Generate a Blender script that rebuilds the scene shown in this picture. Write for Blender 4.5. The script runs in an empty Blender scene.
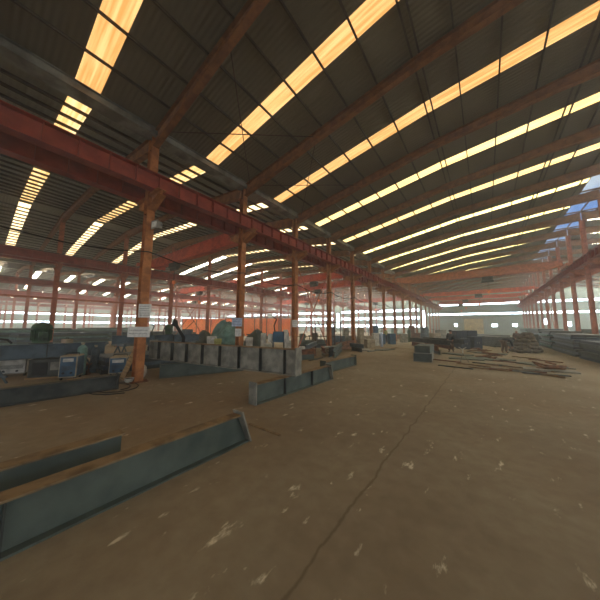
import bpy, math, random
from mathutils import Vector, Matrix
random.seed(7)
scene = bpy.context.scene
col = bpy.context.collection

# ------------------------------------------------------------------ layout numbers
EYE = 2.0                       # camera height
S = 4.5155                      # frame spacing
Y0 = 3.679                      # first frame
XA = -10.04                     # near column row
BW = 17.195                     # row to row
YE = 79.3                       # far end wall
YF = -11.0                      # front end
NF = 17
def rowx(k): return XA - BW*k
def fy(i): return Y0 + i*S
XL = rowx(6); XR = rowx(-2)
PSI = 0.6466; TH = 0.1055; ROLL = 0.0048; FPX = 244.65

def at(px, D):
    """floor position at viewing depth D in the direction of picture column px"""
    R = (px-300)*D/245.0
    c, s = math.cos(PSI), math.sin(PSI)
    return (R*c - D*s, R*s + D*c)
OCC = []          # footprints already taken: (x, y, radius)
def discs(x, y, L, W, rz):
    r = W/2*1.1; n = max(1, int(math.ceil(L/max(W, .25))))
    ux, uy = -math.sin(rz), math.cos(rz)
    return [(x+ux*(-L/2+L*(k+.5)/n), y+uy*(-L/2+L*(k+.5)/n), r) for k in range(n)]
def place(px, D, L, W, rz):
    """nearest free floor position along one line of sight"""
    for k in range(60):
        d = D + .2*k
        x, y = at(px, d); ds = discs(x, y, L, W, rz)
        if all((a-c)**2+(b-e)**2 > (r+f)**2 for a, b, r in ds for c, e, f in OCC): break
    else:
        x, y = at(px, D); ds = discs(x, y, L, W, rz)
    OCC.extend(ds); return x, y
def zat(py, D): return EYE + (326-py)*D/245.0

# ------------------------------------------------------------------ materials
def srgb(r, g, b):
    f = lambda v: (v/255/12.92) if v/255 <= 0.04045 else ((v/255+0.055)/1.055)**2.4
    return (f(r), f(g), f(b), 1)
MATS = {}
def mat(name, c1, c2=None, scale=3.0, rough=0.7, metal=0.0, bump=0.0, detail=5, fac=(0.4, 0.6), spec=0.3, stretch=(1, 1, 1)):
    if name in MATS: return MATS[name]
    m = bpy.data.materials.new(name); m.use_nodes = True
    nt = m.node_tree; b = nt.nodes['Principled BSDF']
    b.inputs['Roughness'].default_value = rough
    b.inputs['Metallic'].default_value = metal
    b.inputs['Specular IOR Level'].default_value = spec
    c2 = c2 or tuple(x*0.7 for x in c1[:3]) + (1,)
    tc = nt.nodes.new('ShaderNodeTexCoord'); mp = nt.nodes.new('ShaderNodeMapping')
    mp.inputs['Scale'].default_value = stretch
    nt.links.new(tc.outputs['Object'], mp.inputs['Vector'])
    n = nt.nodes.new('ShaderNodeTexNoise'); n.inputs['Scale'].default_value = scale; n.inputs['Detail'].default_value = detail
    nt.links.new(mp.outputs['Vector'], n.inputs['Vector'])
    r = nt.nodes.new('ShaderNodeValToRGB')
    r.color_ramp.elements[0].position = fac[0]; r.color_ramp.elements[1].position = fac[1]
    r.color_ramp.elements[0].color = c2; r.color_ramp.elements[1].color = c1
    nt.links.new(n.outputs['Fac'], r.inputs['Fac']); nt.links.new(r.outputs['Color'], b.inputs['Base Color'])
    if bump:
        bp = nt.nodes.new('ShaderNodeBump'); bp.inputs['Strength'].default_value = bump; bp.inputs['Distance'].default_value = 0.02
        nt.links.new(n.outputs['Fac'], bp.inputs['Height']); nt.links.new(bp.outputs['Normal'], b.inputs['Normal'])
    MATS[name] = m
    return m
M = {}
M['primer'] = mat('orange_brown_primer', srgb(176, 114, 66), srgb(142, 88, 50), 4, 0.65)
M['primer_red'] = mat('red_brown_primer', srgb(178, 106, 76), srgb(148, 84, 60), 4, 0.65)
M['rafter'] = mat('rafter_primer', srgb(146, 98, 60), srgb(116, 76, 48), 3, 0.75)
M['crane_red'] = mat('crane_red_paint', srgb(152, 64, 48), srgb(128, 50, 38), 2.5, 0.55)
M['crane_bridge'] = mat('crane_bridge_paint', srgb(196, 82, 58), srgb(166, 62, 46), 2, 0.6)
M['bright_red'] = mat('bright_orange_red_paint', srgb(232, 104, 62), srgb(206, 84, 50), 2, 0.6)
M['purlin'] = mat('galvanised_purlin', srgb(86, 76, 62), srgb(64, 56, 46), 2, 0.7, 0.1)
M['gutter'] = mat('galvanised_gutter', srgb(150, 152, 144), srgb(110, 110, 104), 1.5, 0.5, 0.3)
M['rod'] = mat('rod_steel', srgb(90, 62, 46), srgb(62, 44, 34), 6, 0.6, 0.3)
M['steel_teal'] = mat('primed_teal_steel', srgb(88, 97, 92), srgb(64, 74, 70), 2.2, 0.6, 0.1, fac=(0.35, 0.65))
M['steel_blue'] = mat('primed_blue_grey_steel', srgb(84, 100, 112), srgb(62, 76, 88), 2.5, 0.55, 0.1)
M['steel_grey'] = mat('mill_grey_steel', srgb(144, 142, 132), srgb(108, 108, 102), 3, 0.6, 0.2)
M['steel_dark'] = mat('dark_mill_steel', srgb(68, 72, 70), srgb(44, 48, 48), 3, 0.55, 0.2)
M['dust'] = mat('dusty_rust_steel', srgb(136, 114, 84), srgb(98, 80, 58), 5, 0.85, fac=(0.35, 0.6))
M['white'] = mat('white_paint', srgb(205, 205, 200), srgb(170, 170, 165), 4, 0.6)
M['blue'] = mat('blue_paint', srgb(50, 88, 116), srgb(38, 68, 92), 3, 0.5)
M['dark_blue'] = mat('dark_blue_paint', srgb(32, 46, 66), srgb(24, 34, 48), 3, 0.6)
M['green'] = mat('green_paint', srgb(58, 88, 62), srgb(38, 58, 44), 5, 0.55)
M['black'] = mat('black_rubber', srgb(26, 26, 28), srgb(16, 16, 18), 5, 0.7)
M['beige'] = mat('beige_paint', srgb(164, 152, 130), srgb(134, 122, 102), 3, 0.6)
M['tan_gate'] = mat('tan_gate_paint', srgb(206, 190, 140), srgb(180, 164, 120), 1, 0.7)
M['cloth_white'] = mat('white_cloth', srgb(210, 206, 198), srgb(170, 165, 158), 6, 0.9)
M['paper'] = mat('notice_paper', srgb(214, 216, 214), srgb(196, 198, 198), 9, 0.7)
M['paper_blue'] = mat('pale_blue_notice', srgb(180, 196, 222), srgb(150, 168, 200), 9, 0.6)
M['print'] = mat('notice_print', srgb(90, 96, 108), srgb(70, 76, 86), 9, 0.7)
M['orange'] = mat('orange_tarpaulin', srgb(255, 150, 84), srgb(250, 128, 66), 0.6, 0.7)
M['wood'] = mat('raw_timber', srgb(170, 140, 100), srgb(130, 102, 70), 4, 0.8, stretch=(1, 6, 6))
M['skin'] = mat('skin', srgb(168, 112, 84), srgb(150, 96, 70), 8, 0.6)
M['navy_cloth'] = mat('navy_cloth', srgb(24, 27, 40), srgb(17, 20, 29), 8, 0.9)
M['brown_cloth'] = mat('brown_cloth', srgb(98, 78, 66), srgb(76, 60, 50), 8, 0.9)
M['hivis'] = mat('yellow_green_cloth', srgb(176, 178, 110), srgb(150, 150, 90), 8, 0.9)
M['hair'] = mat('dark_hair', srgb(26, 22, 20), srgb(16, 14, 12), 20, 0.8)
M['sack'] = mat('brown_sacking', srgb(100, 88, 68), srgb(66, 58, 46), 5, 0.95, bump=0.5)
M['teal_tarp'] = mat('teal_tarpaulin', srgb(112, 146, 140), srgb(84, 116, 112), 3, 0.8)
M['rust'] = mat('rusted_steel', srgb(130, 84, 56), srgb(84, 54, 38), 6, 0.9)

def wall_mat(name, c1, c2, axis, ribs=3.2):
    m = mat(name, c1, c2, 0.25, 0.75, fac=(0.3, 0.7))
    nt = m.node_tree; b = nt.nodes['Principled BSDF']
    tc = nt.nodes.new('ShaderNodeTexCoord')
    w = nt.nodes.new('ShaderNodeTexWave'); w.wave_type = 'BANDS'; w.bands_direction = axis; w.inputs['Scale'].default_value = ribs
    nt.links.new(tc.outputs['Object'], w.inputs['Vector'])
    bp = nt.nodes.new('ShaderNodeBump'); bp.inputs['Strength'].default_value = 0.5; bp.inputs['Distance'].default_value = 0.03
    nt.links.new(w.outputs['Fac'], bp.inputs['Height']); nt.links.new(bp.outputs['Normal'], b.inputs['Normal'])
    return m
M['wall_x'] = wall_mat('wall_sheeting_cross', srgb(150, 166, 160), srgb(132, 148, 144), 'X')
M['wall_y'] = wall_mat('wall_sheeting_side', srgb(150, 166, 160), srgb(132, 148, 144), 'Y')
M['roof'] = wall_mat('roof_sheeting', srgb(120, 112, 92), srgb(104, 96, 78), 'Y', 2.0)
M['roof_cool'] = wall_mat('roof_sheeting_cool', srgb(158, 160, 146), srgb(138, 140, 128), 'Y', 2.0)

def floor_mat():
    m = bpy.data.materials.new('dusty_concrete'); m.use_nodes = True
    nt = m.node_tree; L = nt.links.new; N = nt.nodes.new; b = nt.nodes['Principled BSDF']
    b.inputs['Roughness'].default_value = 0.82; b.inputs['Specular IOR Level'].default_value = 0.25
    tc = N('ShaderNodeTexCoord')
    def noise(scale, detail=6, vec=None, rough=0.55):
        n = N('ShaderNodeTexNoise'); n.inputs['Scale'].default_value = scale; n.inputs['Detail'].default_value = detail
        n.inputs['Roughness'].default_value = rough
        L(vec or tc.outputs['Object'], n.inputs['Vector']); return n.outputs['Fac']
    def ramp(f, p0, c0, p1, c1):
        r = N('ShaderNodeValToRGB'); r.color_ramp.elements[0].position = p0; r.color_ramp.elements[1].position = p1
        r.color_ramp.elements[0].color = c0; r.color_ramp.elements[1].color = c1; L(f, r.inputs['Fac']); return r.outputs['Color']
    def mix(f, a, c):
        x = N('ShaderNodeMix'); x.data_type = 'RGBA'
        if isinstance(f, float): x.inputs[0].default_value = f
        else: L(f, x.inputs[0])
        for s_, v in ((6, a), (7, c)):
            if isinstance(v, tuple): x.inputs[s_].default_value = v
            else: L(v, x.inputs[s_])
        return x.outputs[2]
    base = ramp(noise(0.35, 8), 0.35, srgb(128, 115, 95), 0.65, srgb(152, 142, 121))
    rusty = ramp(noise(0.16, 5), 0.5, (0, 0, 0, 1), 0.72, (0.6, 0.6, 0.6, 1))
    c = mix(rusty, base, srgb(134, 104, 74))
    fine = ramp(noise(5, 8), 0.3, (0, 0, 0, 1), 0.75, (0.5, 0.5, 0.5, 1))
    c = mix(fine, c, srgb(110, 94, 76))
    # scuffs and dropped paint
    mp = N('ShaderNodeMapping'); mp.inputs['Scale'].default_value = (2.4, 0.9, 1); mp.inputs['Rotation'].default_value = (0, 0, 0.5)
    L(tc.outputs['Object'], mp.inputs['Vector'])
    sc = ramp(noise(2.2, 7, mp.outputs['Vector'], 0.62), 0.63, (0, 0, 0, 1), 0.70, (0.6, 0.75, 0.75, 1))
    c = mix(sc, c, srgb(232, 222, 198))
    # joint line along x = -1.3
    sx = N('ShaderNodeSeparateXYZ'); L(tc.outputs['Object'], sx.inputs[0])
    nz = noise(1.6, 5)
    a = N('ShaderNodeMath'); a.operation = 'MULTIPLY_ADD'; L(nz, a.inputs[0]); a.inputs[1].default_value = 0.22; L(sx.outputs['X'], a.inputs[2])
    d = N('ShaderNodeMath'); d.operation = 'ADD'; L(a.outputs[0], d.inputs[0]); d.inputs[1].default_value = 1.2
    e = N('ShaderNodeMath'); e.operation = 'ABSOLUTE'; L(d.outputs[0], e.inputs[0])
    jn = ramp(e.outputs[0], 0.006, (0.8, 0.8, 0.8, 1), 0.022, (0, 0, 0, 1))
    c = mix(jn, c, srgb(104, 90, 70))
    L(c, b.inputs['Base Color'])
    bp = N('ShaderNodeBump'); bp.inputs['Strength'].default_value = 0.35; bp.inputs['Distance'].default_value = 0.03
    L(noise(2.5, 8), bp.inputs['Height']); L(bp.outputs['Normal'], b.inputs['Normal'])
    return m
M['floor'] = floor_mat()

def glow(name, c1, c2, strength, axis='Y', scale=1.2, dirt=True):
    """back-lit translucent sheeting"""
    m = bpy.data.materials.new(name); m.use_nodes = True
    nt = m.node_tree; nt.nodes.clear(); L = nt.links.new; N = nt.nodes.new
    out = N('ShaderNodeOutputMaterial'); em = N('ShaderNodeEmission'); em.inputs['Strength'].default_value = strength
    tc = N('ShaderNodeTexCoord'); mp = N('ShaderNodeMapping')
    mp.inputs['Scale'].default_value = (0.35, 9, 1) if axis == 'Y' else (1, 1, 1)
    L(tc.outputs['Object'], mp.inputs['Vector'])
    n = N('ShaderNodeTexNoise'); n.inputs['Scale'].default_value = scale; n.inputs['Detail'].default_value = 3
    L(mp.outputs['Vector'], n.inputs['Vector'])
    r = N('ShaderNodeValToRGB'); r.color_ramp.elements[0].position = 0.38; r.color_ramp.elements[1].position = 0.62
    r.color_ramp.elements[0].color = c2; r.color_ramp.elements[1].color = c1
    L(n.outputs['Fac'], r.inputs['Fac']); L(r.outputs['Color'], em.inputs['Color']); L(em.outputs[0], out.inputs['Surface'])
    return m
GL_AMBER = glow('amber_near_roof_glow', (1.0, 0.55, 0.21, 1), (0.72, 0.33, 0.09, 1), 0.95)  # daylight's shift with viewing angle put into glow colours: amber near, pale far
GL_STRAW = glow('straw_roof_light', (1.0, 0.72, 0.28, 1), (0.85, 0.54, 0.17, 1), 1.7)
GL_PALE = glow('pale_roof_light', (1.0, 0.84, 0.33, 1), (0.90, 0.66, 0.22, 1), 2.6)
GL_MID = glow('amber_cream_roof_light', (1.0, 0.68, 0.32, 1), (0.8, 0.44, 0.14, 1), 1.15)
GL_SOFT = glow('soft_yellow_roof_glow', (1.0, 0.80, 0.44, 1), (0.90, 0.62, 0.28, 1), 2.2)
GL_COOL = glow('white_roof_light', (1.0, 0.93, 0.76, 1), (0.95, 0.84, 0.62, 1), 13.0)
GL_WIN = glow('daylit_wall_light', (0.82, 0.93, 1.0, 1), (0.62, 0.78, 0.92, 1), 8.0, axis='N', scale=0.4)
def glass_mat():
    m = bpy.data.materials.new('clear_ridge_glass'); m.use_nodes = True
    nt = m.node_tree; nt.nodes.clear(); L = nt.links.new; N = nt.nodes.new
    out = N('ShaderNodeOutputMaterial'); t = N('ShaderNodeBsdfTransparent'); t.inputs[0].default_value = (0.93, 0.96, 1, 1)
    g = N('ShaderNodeBsdfGlossy'); g.inputs['Roughness'].default_value = 0.05
    mx = N('ShaderNodeMixShader'); mx.inputs[0].default_value = 0.06
    L(t.outputs[0], mx.inputs[1]); L(g.outputs[0], mx.inputs[2]); L(mx.outputs[0], out.inputs['Surface'])
    return m
M['glass'] = glass_mat()

# ------------------------------------------------------------------ mesh builder
class MB:
    def __init__(s): s.v = []; s.f = []; s.mi = []; s.sm = []
    def add(s, vs, fs, mi=0, mtx=None, smooth=False):
        o = len(s.v)
        for p in vs: s.v.append(tuple(mtx @ Vector(p)) if mtx else tuple(p))
        for f in fs: s.f.append(tuple(i+o for i in f)); s.mi.append(mi); s.sm.append(smooth)
    def box(s, x0, x1, y0, y1, z0, z1, mi=0, mtx=None):
        vs = [(x0, y0, z0), (x1, y0, z0), (x1, y1, z0), (x0, y1, z0), (x0, y0, z1), (x1, y0, z1), (x1, y1, z1), (x0, y1, z1)]
        s.add(vs, [(0, 3, 2, 1), (4, 5, 6, 7), (0, 1, 5, 4), (1, 2, 6, 5), (2, 3, 7, 6), (3, 0, 4, 7)], mi, mtx)
    def chamfer(s, x0, x1, y0, y1, z0, z1, c=0.02, mi=0, mtx=None):
        """box with all vertical and top edges chamfered"""
        def ring(ins, z):
            a0, a1, b0, b1 = x0+ins, x1-ins, y0+ins, y1-ins
            return [(a0+c, b0, z), (a1-c, b0, z), (a1, b0+c, z), (a1, b1-c, z), (a1-c, b1, z), (a0+c, b1, z), (a0, b1-c, z), (a0, b0+c, z)]
        vs = ring(0, z0) + ring(0, z1-c) + ring(c, z1)
        fs = [tuple(range(7, -1, -1)), tuple(range(16, 24))]
        for r in (0, 8):
            for i in range(8): fs.append((r+i, r+(i+1) % 8, r+8+(i+1) % 8, r+8+i))
        s.add(vs, fs, mi, mtx)
    def tube(s, pts, r, n=8, mi=0, mtx=None, caps=True):
        pts = [Vector(p) for p in pts]; rs = r if isinstance(r, (list, tuple)) else [r]*len(pts)
        vs = []; up0 = None
        for i, p in enumerate(pts):
            t = (pts[min(i+1, len(pts)-1)] - pts[max(i-1, 0)]).normalized()
            if up0 is None:
                up0 = t.orthogonal().normalized()
            a = (up0 - t*up0.dot(t))
            a = a.normalized() if a.length > 1e-5 else t.orthogonal().normalized()
            up0 = a; b = t.cross(a)
            for k in range(n):
                q = 2*math.pi*k/n
                vs.append(p + (a*math.cos(q) + b*math.sin(q))*rs[i])
        fs = []
        for i in range(len(pts)-1):
            for k in range(n): fs.append((i*n+k, i*n+(k+1) % n, (i+1)*n+(k+1) % n, (i+1)*n+k))
        s.add(vs, fs, mi, mtx, True)
        if caps:
            s.add(vs[:n], [tuple(range(n-1, -1, -1))], mi, mtx); s.add(vs[-n:], [tuple(range(n))], mi, mtx)
    def lathe(s, prof, n=16, mi=0, mtx=None, c=(0, 0)):
        vs = []; fs = []
        for r, z in prof:
            for k in range(n):
                q = 2*math.pi*k/n; vs.append((c[0]+r*math.cos(q), c[1]+r*math.sin(q), z))
        for i in range(len(prof)-1):
            for k in range(n): fs.append((i*n+k, i*n+(k+1) % n, (i+1)*n+(k+1) % n, (i+1)*n+k))
        s.add(vs, fs, mi, mtx, True)
        s.add(vs[:n], [tuple(range(n-1, -1, -1))], mi, mtx); s.add(vs[-n:], [tuple(range(n))], mi, mtx)
    def ibeam(s, y0, y1, h, b, tf=0.02, tw=0.014, z=0.0, x=0.0, mi=0, mtx=None):
        """I section along y, standing on z"""
        s.box(x-b/2, x+b/2, y0, y1, z, z+tf, mi, mtx)
        s.box(x-b/2, x+b/2, y0, y1, z+h-tf, z+h, mi, mtx)
        s.box(x-tw/2, x+tw/2, y0, y1, z+tf, z+h-tf, mi, mtx)
    def build(s, name, material, parent=None, loc=None, rot=None):
        me = bpy.data.meshes.new(name)
        me.from_pydata(s.v, [], s.f)
        mats = material if isinstance(material, (list, tuple)) else [material]
        for m in mats: me.materials.append(m)
        me.polygons.foreach_set('material_index', s.mi)
        me.polygons.foreach_set('use_smooth', s.sm)
        me.update()
        o = bpy.data.objects.new(name, me); col.objects.link(o)
        if parent: o.parent = parent
        if loc is not None: o.location = loc
        if rot is not None: o.rotation_euler = rot
        return o

def tag(o, label, cat, group=None, kind=None):
    if label: o['label'] = label
    if cat: o['category'] = cat
    if group: o['group'] = group
    if kind: o['kind'] = kind
    return o
def empty(name, loc=(0, 0, 0), rz=0.0):
    o = bpy.data.objects.new(name, None); col.objects.link(o)
    o.location = loc; o.rotation_euler = (0, 0, rz); o.empty_display_size = 0.2
    return o
def thing(name, label, cat, loc=(0, 0, 0), rz=0.0, group=None):
    return tag(empty(name, loc, rz), label, cat, group)
def struct(name, mb, m, label=None):
    o = mb.build(name, m); o['kind'] = 'structure'
    if label: o['label'] = label
    return o
def dup(root, loc, rz, label, group=None):
    r = root.copy(); col.objects.link(r); r.location = loc; r.rotation_euler = (0, 0, rz); r['label'] = label
    if group: r['group'] = group
    for ch in list(root.children):
        c = ch.copy(); col.objects.link(c); c.parent = r
        for g in list(ch.children):
            d = g.copy(); col.objects.link(d); d.parent = c
    return r
ORD = ['nearest', 'second', 'third', 'fourth', 'fifth', 'sixth', 'seventh', 'eighth', 'ninth', 'tenth', 'eleventh', 'twelfth',
       'thirteenth', 'fourteenth', 'fifteenth', 'sixteenth', 'seventeenth', 'eighteenth', 'nineteenth', 'twentieth', 'last']

# ------------------------------------------------------------------ roof profile
# half-bays h: from row h to row h+1; h = -2 .. 5 ; valleys at even rows, ridges at odd rows
def prof(h):
    """list of (x, z) from valley to ridge for half-bay h"""
    v, r = (h, h+1) if h % 2 == 0 else (h+1, h)
    xv, xr = rowx(v), rowx(r)
    if h in (-1, -2): zs = (9.62, 11.08, 12.0)
    else: zs = (9.62, 10.6, 11.25)
    xm = xv + (xr-xv)*0.5
    return [(xv, zs[0]), (xm, zs[1]), (xr, zs[2])]
def roofz(h, x):
    p = prof(h)
    if abs(x-p[0][0]) <= abs(p[1][0]-p[0][0]): a, b = p[0], p[1]
    else: a, b = p[1], p[2]
    t = (x-a[0])/(b[0]-a[0]); return a[1] + t*(b[1]-a[1])
AISLE = {-2: 'outer right aisle', -1: 'main right aisle', 0: 'first left aisle', 1: 'second left aisle', 2: 'third left aisle',
         3: 'fourth left aisle', 4: 'fifth left aisle', 5: 'outermost left aisle'}
SKW = 0.64
STRIPS = [fy(i)+0.53*S for i in range(-3, 17) if fy(i)+0.5*S < YE-0.8]
def xends(h):
    p = prof(h); xv, xr = p[0][0], p[2][0]; sg = 1 if xr > xv else -1
    x0 = xv + sg*0.24
    x1 = xr - sg*(1.0 if h in (-1, -2) else 0.3)
    return x0, x1, sg
for h in range(-2, 6):
    x0, x1, sg = xends(h)
    p = prof(h); xm = p[1][0]
    mb = MB()
    def quad(xa, xb, ya, yb):
        for a, b in ((xa, xm), (xm, xb)):
            za, zb = roofz(h, a), roofz(h, b)
            mb.add([(a, ya, za), (b, ya, zb), (b, yb, zb), (a, yb, za), (a, ya, za+.06), (b, ya, zb+.06), (b, yb, zb+.06), (a, yb, za+.06)],
                   [(0, 1, 2, 3), (7, 6, 5, 4), (0, 4, 5, 1), (1, 5, 6, 2), (2, 6, 7, 3), (3, 7, 4, 0)])
    y = YF
    for sy in STRIPS:
        quad(x0, x1, y, sy-SKW/2); y = sy+SKW/2
    quad(x0, x1, y, YE)
    struct('ceiling', mb, M['roof'] if h < 0 else M['roof_cool'], 'ribbed metal roof sheeting over the %s' % AISLE[h])
    # skylight strips
    for n, sy in enumerate(STRIPS):
        if h >= 3 and sy < 1: continue
        if h == -2 and sy < 6: continue
        mb = MB()
        xs = [x0 + (x1-x0)*q/14 for q in range(15)]
        xs = sorted(set(xs + [xm]), reverse=sg < 0)
        NC = 12
        for q in range(len(xs)-1):
            a, b = xs[q], xs[q+1]
            za, zb = roofz(h, a), roofz(h, b)
            vs = []; fs = []
            for c in range(NC+1):
                yy = sy-SKW/2 + SKW*c/NC; dz = 0.015 if c % 2 else 0.0
                vs += [(a, yy, za+dz), (b, yy, zb+dz), (b, yy, zb+dz+.006), (a, yy, za+dz+.006)]
            for c in range(NC):
                k = c*4
                fs += [(k, k+1, k+5, k+4), (k+3, k+7, k+6, k+2)]
            if q == 0: fs += [(c*4, c*4+4, c*4+7, c*4+3) for c in range(NC)]
            if q == len(xs)-2: fs += [(c*4+1, c*4+2, c*4+6, c*4+5) for c in range(NC)]
            mb.add(vs, fs)
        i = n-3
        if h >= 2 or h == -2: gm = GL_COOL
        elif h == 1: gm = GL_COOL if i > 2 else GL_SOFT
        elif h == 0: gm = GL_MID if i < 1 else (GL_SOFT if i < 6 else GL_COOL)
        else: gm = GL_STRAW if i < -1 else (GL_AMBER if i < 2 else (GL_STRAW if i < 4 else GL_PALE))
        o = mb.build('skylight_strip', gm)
        tag(o, 'translucent skylight strip across the %s roof, %s from the front' % (AISLE[h], ORD[n].replace('nearest', 'first')), 'skylight', 'skylight strips of the %s' % AISLE[h])
    # purlins
    sp = 1.2 if h < 0 or h > 2 else 0.78
    xs = []; q = 0
    if h < 0:
        xx = xm
        while (xx - x0)*sg > 0.15: xs.append(xx); xx -= sg*sp
        xx = xm + sg*sp
        while (x1 - xx)*sg > 0.1: xs.append(xx); xx += sg*sp
        xs += [xm+sg*0.22, xm+sg*(4*sp+0.22)]
    else:
        xx = x0+sg*0.25
        while (x1 - xx)*sg > 0.1: xs.append(xx); xx += sg*sp
    xs = sorted(xs, key=lambda v: abs(v-p[0][0]))
    for n, xx in enumerate(xs):
        z = roofz(h, xx); mb = MB(); dp = .09 if h < 0 else .11
        fw = .022 if h < 0 else .035; mb.box(xx-fw, xx+fw, YF, YE-.05, z-.022, z-.014); mb.box(xx-.004, xx+.004, YF, YE-.05, z-dp, z-.022)
        mb.box(xx-fw, xx+fw, YF, YE-.05, z-dp-.008, z-dp)
        o = mb.build('roof_purlin', M['purlin'])
        tag(o, 'long thin roof purlin over the %s, %s up from the gutter' % (AISLE[h], ORD[min(n, 20)].replace('nearest', 'first')), 'purlin', 'roof purlins of the %s' % AISLE[h])

# valley gutters
GN = {-2: 'outer right', 0: 'near left column row', 2: 'third left column row', 4: 'fifth left column row', 6: 'far left wall'}
for k in (-2, 0, 2, 4, 6):
    x = rowx(k); mb = MB()
    a, b = (-.27, .27)
    if k == -2: b = 0.0
    if k == 6: a = 0.0
    z0 = 9.34
    mb.box(x+a, x+b, YF, YE, z0, z0+.02); mb.box(x+a, x+a+.02, YF, YE, z0+.02, 9.62); mb.box(x+b-.02, x+b, YF, YE, z0+.02, 9.62)
    if a < 0: mb.box(x+a-.09, x+a, YF, YE, z0+.22, z0+.24)
    if b > 0: mb.box(x+b, x+b+.09, YF, YE, z0+.22, z0+.24)
    tag(mb.build('valley_gutter', M['gutter']), 'galvanised valley gutter running above the %s' % (GN[k]+('' if 'row' in GN[k] or 'wall' in GN[k] else ' edge')), 'gutter')

# ridge caps / ridge glazing
for k in (1, 3, 5):
    x = rowx(k); mb = MB(); z = 11.235
    mb.box(x-.32, x+.32, YF, YE, z, z+.06)
    struct('ceiling', mb, M['roof_cool'], 'ridge capping above the column row')
# glazed ridge above the right row: bars + panes
xB = rowx(-1)
mb = MB(); 
for xx in (xB-1.0, xB-.03, xB+.94): mb.box(xx, xx+.06, YF, YE, 11.92, 12.02)
for i in range(-3, 17):
    if YF < fy(i) < YE: mb.box(xB-1.0, xB+1.0, fy(i)-.06, fy(i)+.06, 11.93, 12.02)
struct('trim_1', mb, M['rafter'], 'bars of the glazed roof ridge')
n = 0
for i in range(2, 17):
    mb = MB(); y1 = min(fy(i+1), YE)
    mb.box(xB-.98, xB+.98, fy(i)+.06, y1-.06, 12.025, 12.035)
    n += 1
    struct('window_%d' % n, mb, M['glass'], 'clear glazing of the roof ridge with blue sky behind')
# front part of the ridge, closed
mb = MB(); mb.box(xB-1.02, xB+1.02, YF, fy(2)-.06, 12.02, 12.08)
struct('ceiling', mb, M['roof'], 'ridge capping at the front')

# ------------------------------------------------------------------ floor and walls
mb = MB(); mb.box(XL-.3, XR+.3, YF-14, YE+.3, -.3, 0)
struct('floor', mb, M['floor'], 'dusty brown concrete floor')

def wall_with_holes(name, axis, pos, thick, u0, u1, z0, z1, holes, m, label):
    """wall in the plane axis=pos; holes = (u0,u1,z0,z1)"""
    us = sorted(set([u0, u1] + [v for hh in holes for v in hh[:2]])); zs = sorted(set([z0, z1] + [v for hh in holes for v in hh[2:]]))
    mb = MB()
    for zi in range(len(zs)-1):
        run = None
        for ui in range(len(us)):
            solid = False
            if ui < len(us)-1:
                cu = (us[ui]+us[ui+1])/2; cz = (zs[zi]+zs[zi+1])/2
                solid = not any(a < cu < b and c < cz < d for a, b, c, d in holes)
            if solid and run is None: run = us[ui]
            if not solid and run is not None:
                if axis == 'y': mb.box(run, us[ui], pos, pos+thick, zs[zi], zs[zi+1])
                else: mb.box(pos, pos+thick, run, us[ui], zs[zi], zs[zi+1])
                run = None
    return struct(name, mb, m, label)
wn = [n]
def window(a0, a1, z0, z1, axis, pos, label, bars=True, m=GL_WIN):
    """glowing pane set in the wall, with glazing bars"""
    wn[0] += 1
    mb = MB()
    if axis == 'y': mb.box(a0, a1, pos+.08, pos+.10, z0, z1)
    else: mb.box(pos+.08, pos+.10, a0, a1, z0, z1)
    o = struct('window_%d' % wn[0], mb, m, label)
    if bars:
        f = MB(); c = a0
        while c < a1+.01:
            if axis == 'y': f.box(c-.04, c+.04, pos-.02, pos+.07, z0, z1)
            else: f.box(pos+.11 if pos < -50 else pos-.02, pos+.2 if pos < -50 else pos+.07, c-.04, c+.04, z0, z1)
            c += (a1-a0)/max(1, round((a1-a0)/3.0))
        fo = f.build('window_frame', M['steel_grey'], o); fo['kind'] = 'structure'
# end wall
bandsR = [(7.72, 8.2), (5.15, 5.62)]
bandsL = [(6.55, 7.25), (4.15, 4.95), (1.75, 2.5)]
ends = []
for z0, z1 in bandsR: ends.append((-13.2, XR-.5, z0, z1))
for b, (z0, z1) in enumerate(bandsL):
    ends.append((-41.2, -15.5, z0, z1)); ends.append((-75, -44, z0, z1)); ends.append((-108, -78, z0, z1))
ends += [(-14.6, -13.9, 1.4, 6.6), (-43, -42.1, 1.4, 6.6)]
ends += [(1.3, 2.4, 2.0, 2.75), (5.3, 6.2, 2.1, 2.8), (-6.8, -6.1, 2.0, 2.8), (10.6, 11.8, 2.6, 3.9), (14, 15.2, 2.2, 3.2)]
wall_with_holes('wall_back', 'y', YE, 0.2, XL, XR, 0, 12.3, ends, M['wall_x'], 'pale grey-green sheeted end wall')
for q, (a, b, c, d) in enumerate(ends): window(a, b, c, d, 'y', YE, 'daylit wall opening in the far end wall', bars=(b-a) > 3)
sides = [(YF+1, YE-1, 8.1, 8.4), (YF+1, YE-1, 5.3, 5.85), (YF+1, YE-1, 2.6, 3.15)]
wall_with_holes('wall_left', 'x', XL-.2, 0.2, YF, YE, 0, 12, sides, M['wall_y'], 'pale sheeted side wall far to the left')
for a, b, c, d in sides: window(a, b, c, d, 'x', XL-.2, 'long daylit strip in the far left side wall')
rs = [(YF+1, YE-1, 7.7, 8.2), (YF+1, YE-1, 5.1, 5.6)]
wall_with_holes('wall_right', 'x', XR, 0.2, YF, YE, 0, 12.2, rs, M['wall_y'], 'sheeted side wall on the right')
for a, b, c, d in rs: window(a, b, c, d, 'x', XR, 'long daylit strip in the right side wall')
# unseen front wall; gateway openings added in each aisle to let daylight in
holes = [(rowx(k+1)+2.0, rowx(k)-2.0, 0, 6.0) for k in range(-2, 6)]
wall_with_holes('wall_front', 'y', YF-.2, 0.2, XL, XR, 0, 12.3, holes, M['wall_x'], 'unseen front wall with gateways added to let daylight in')
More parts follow.
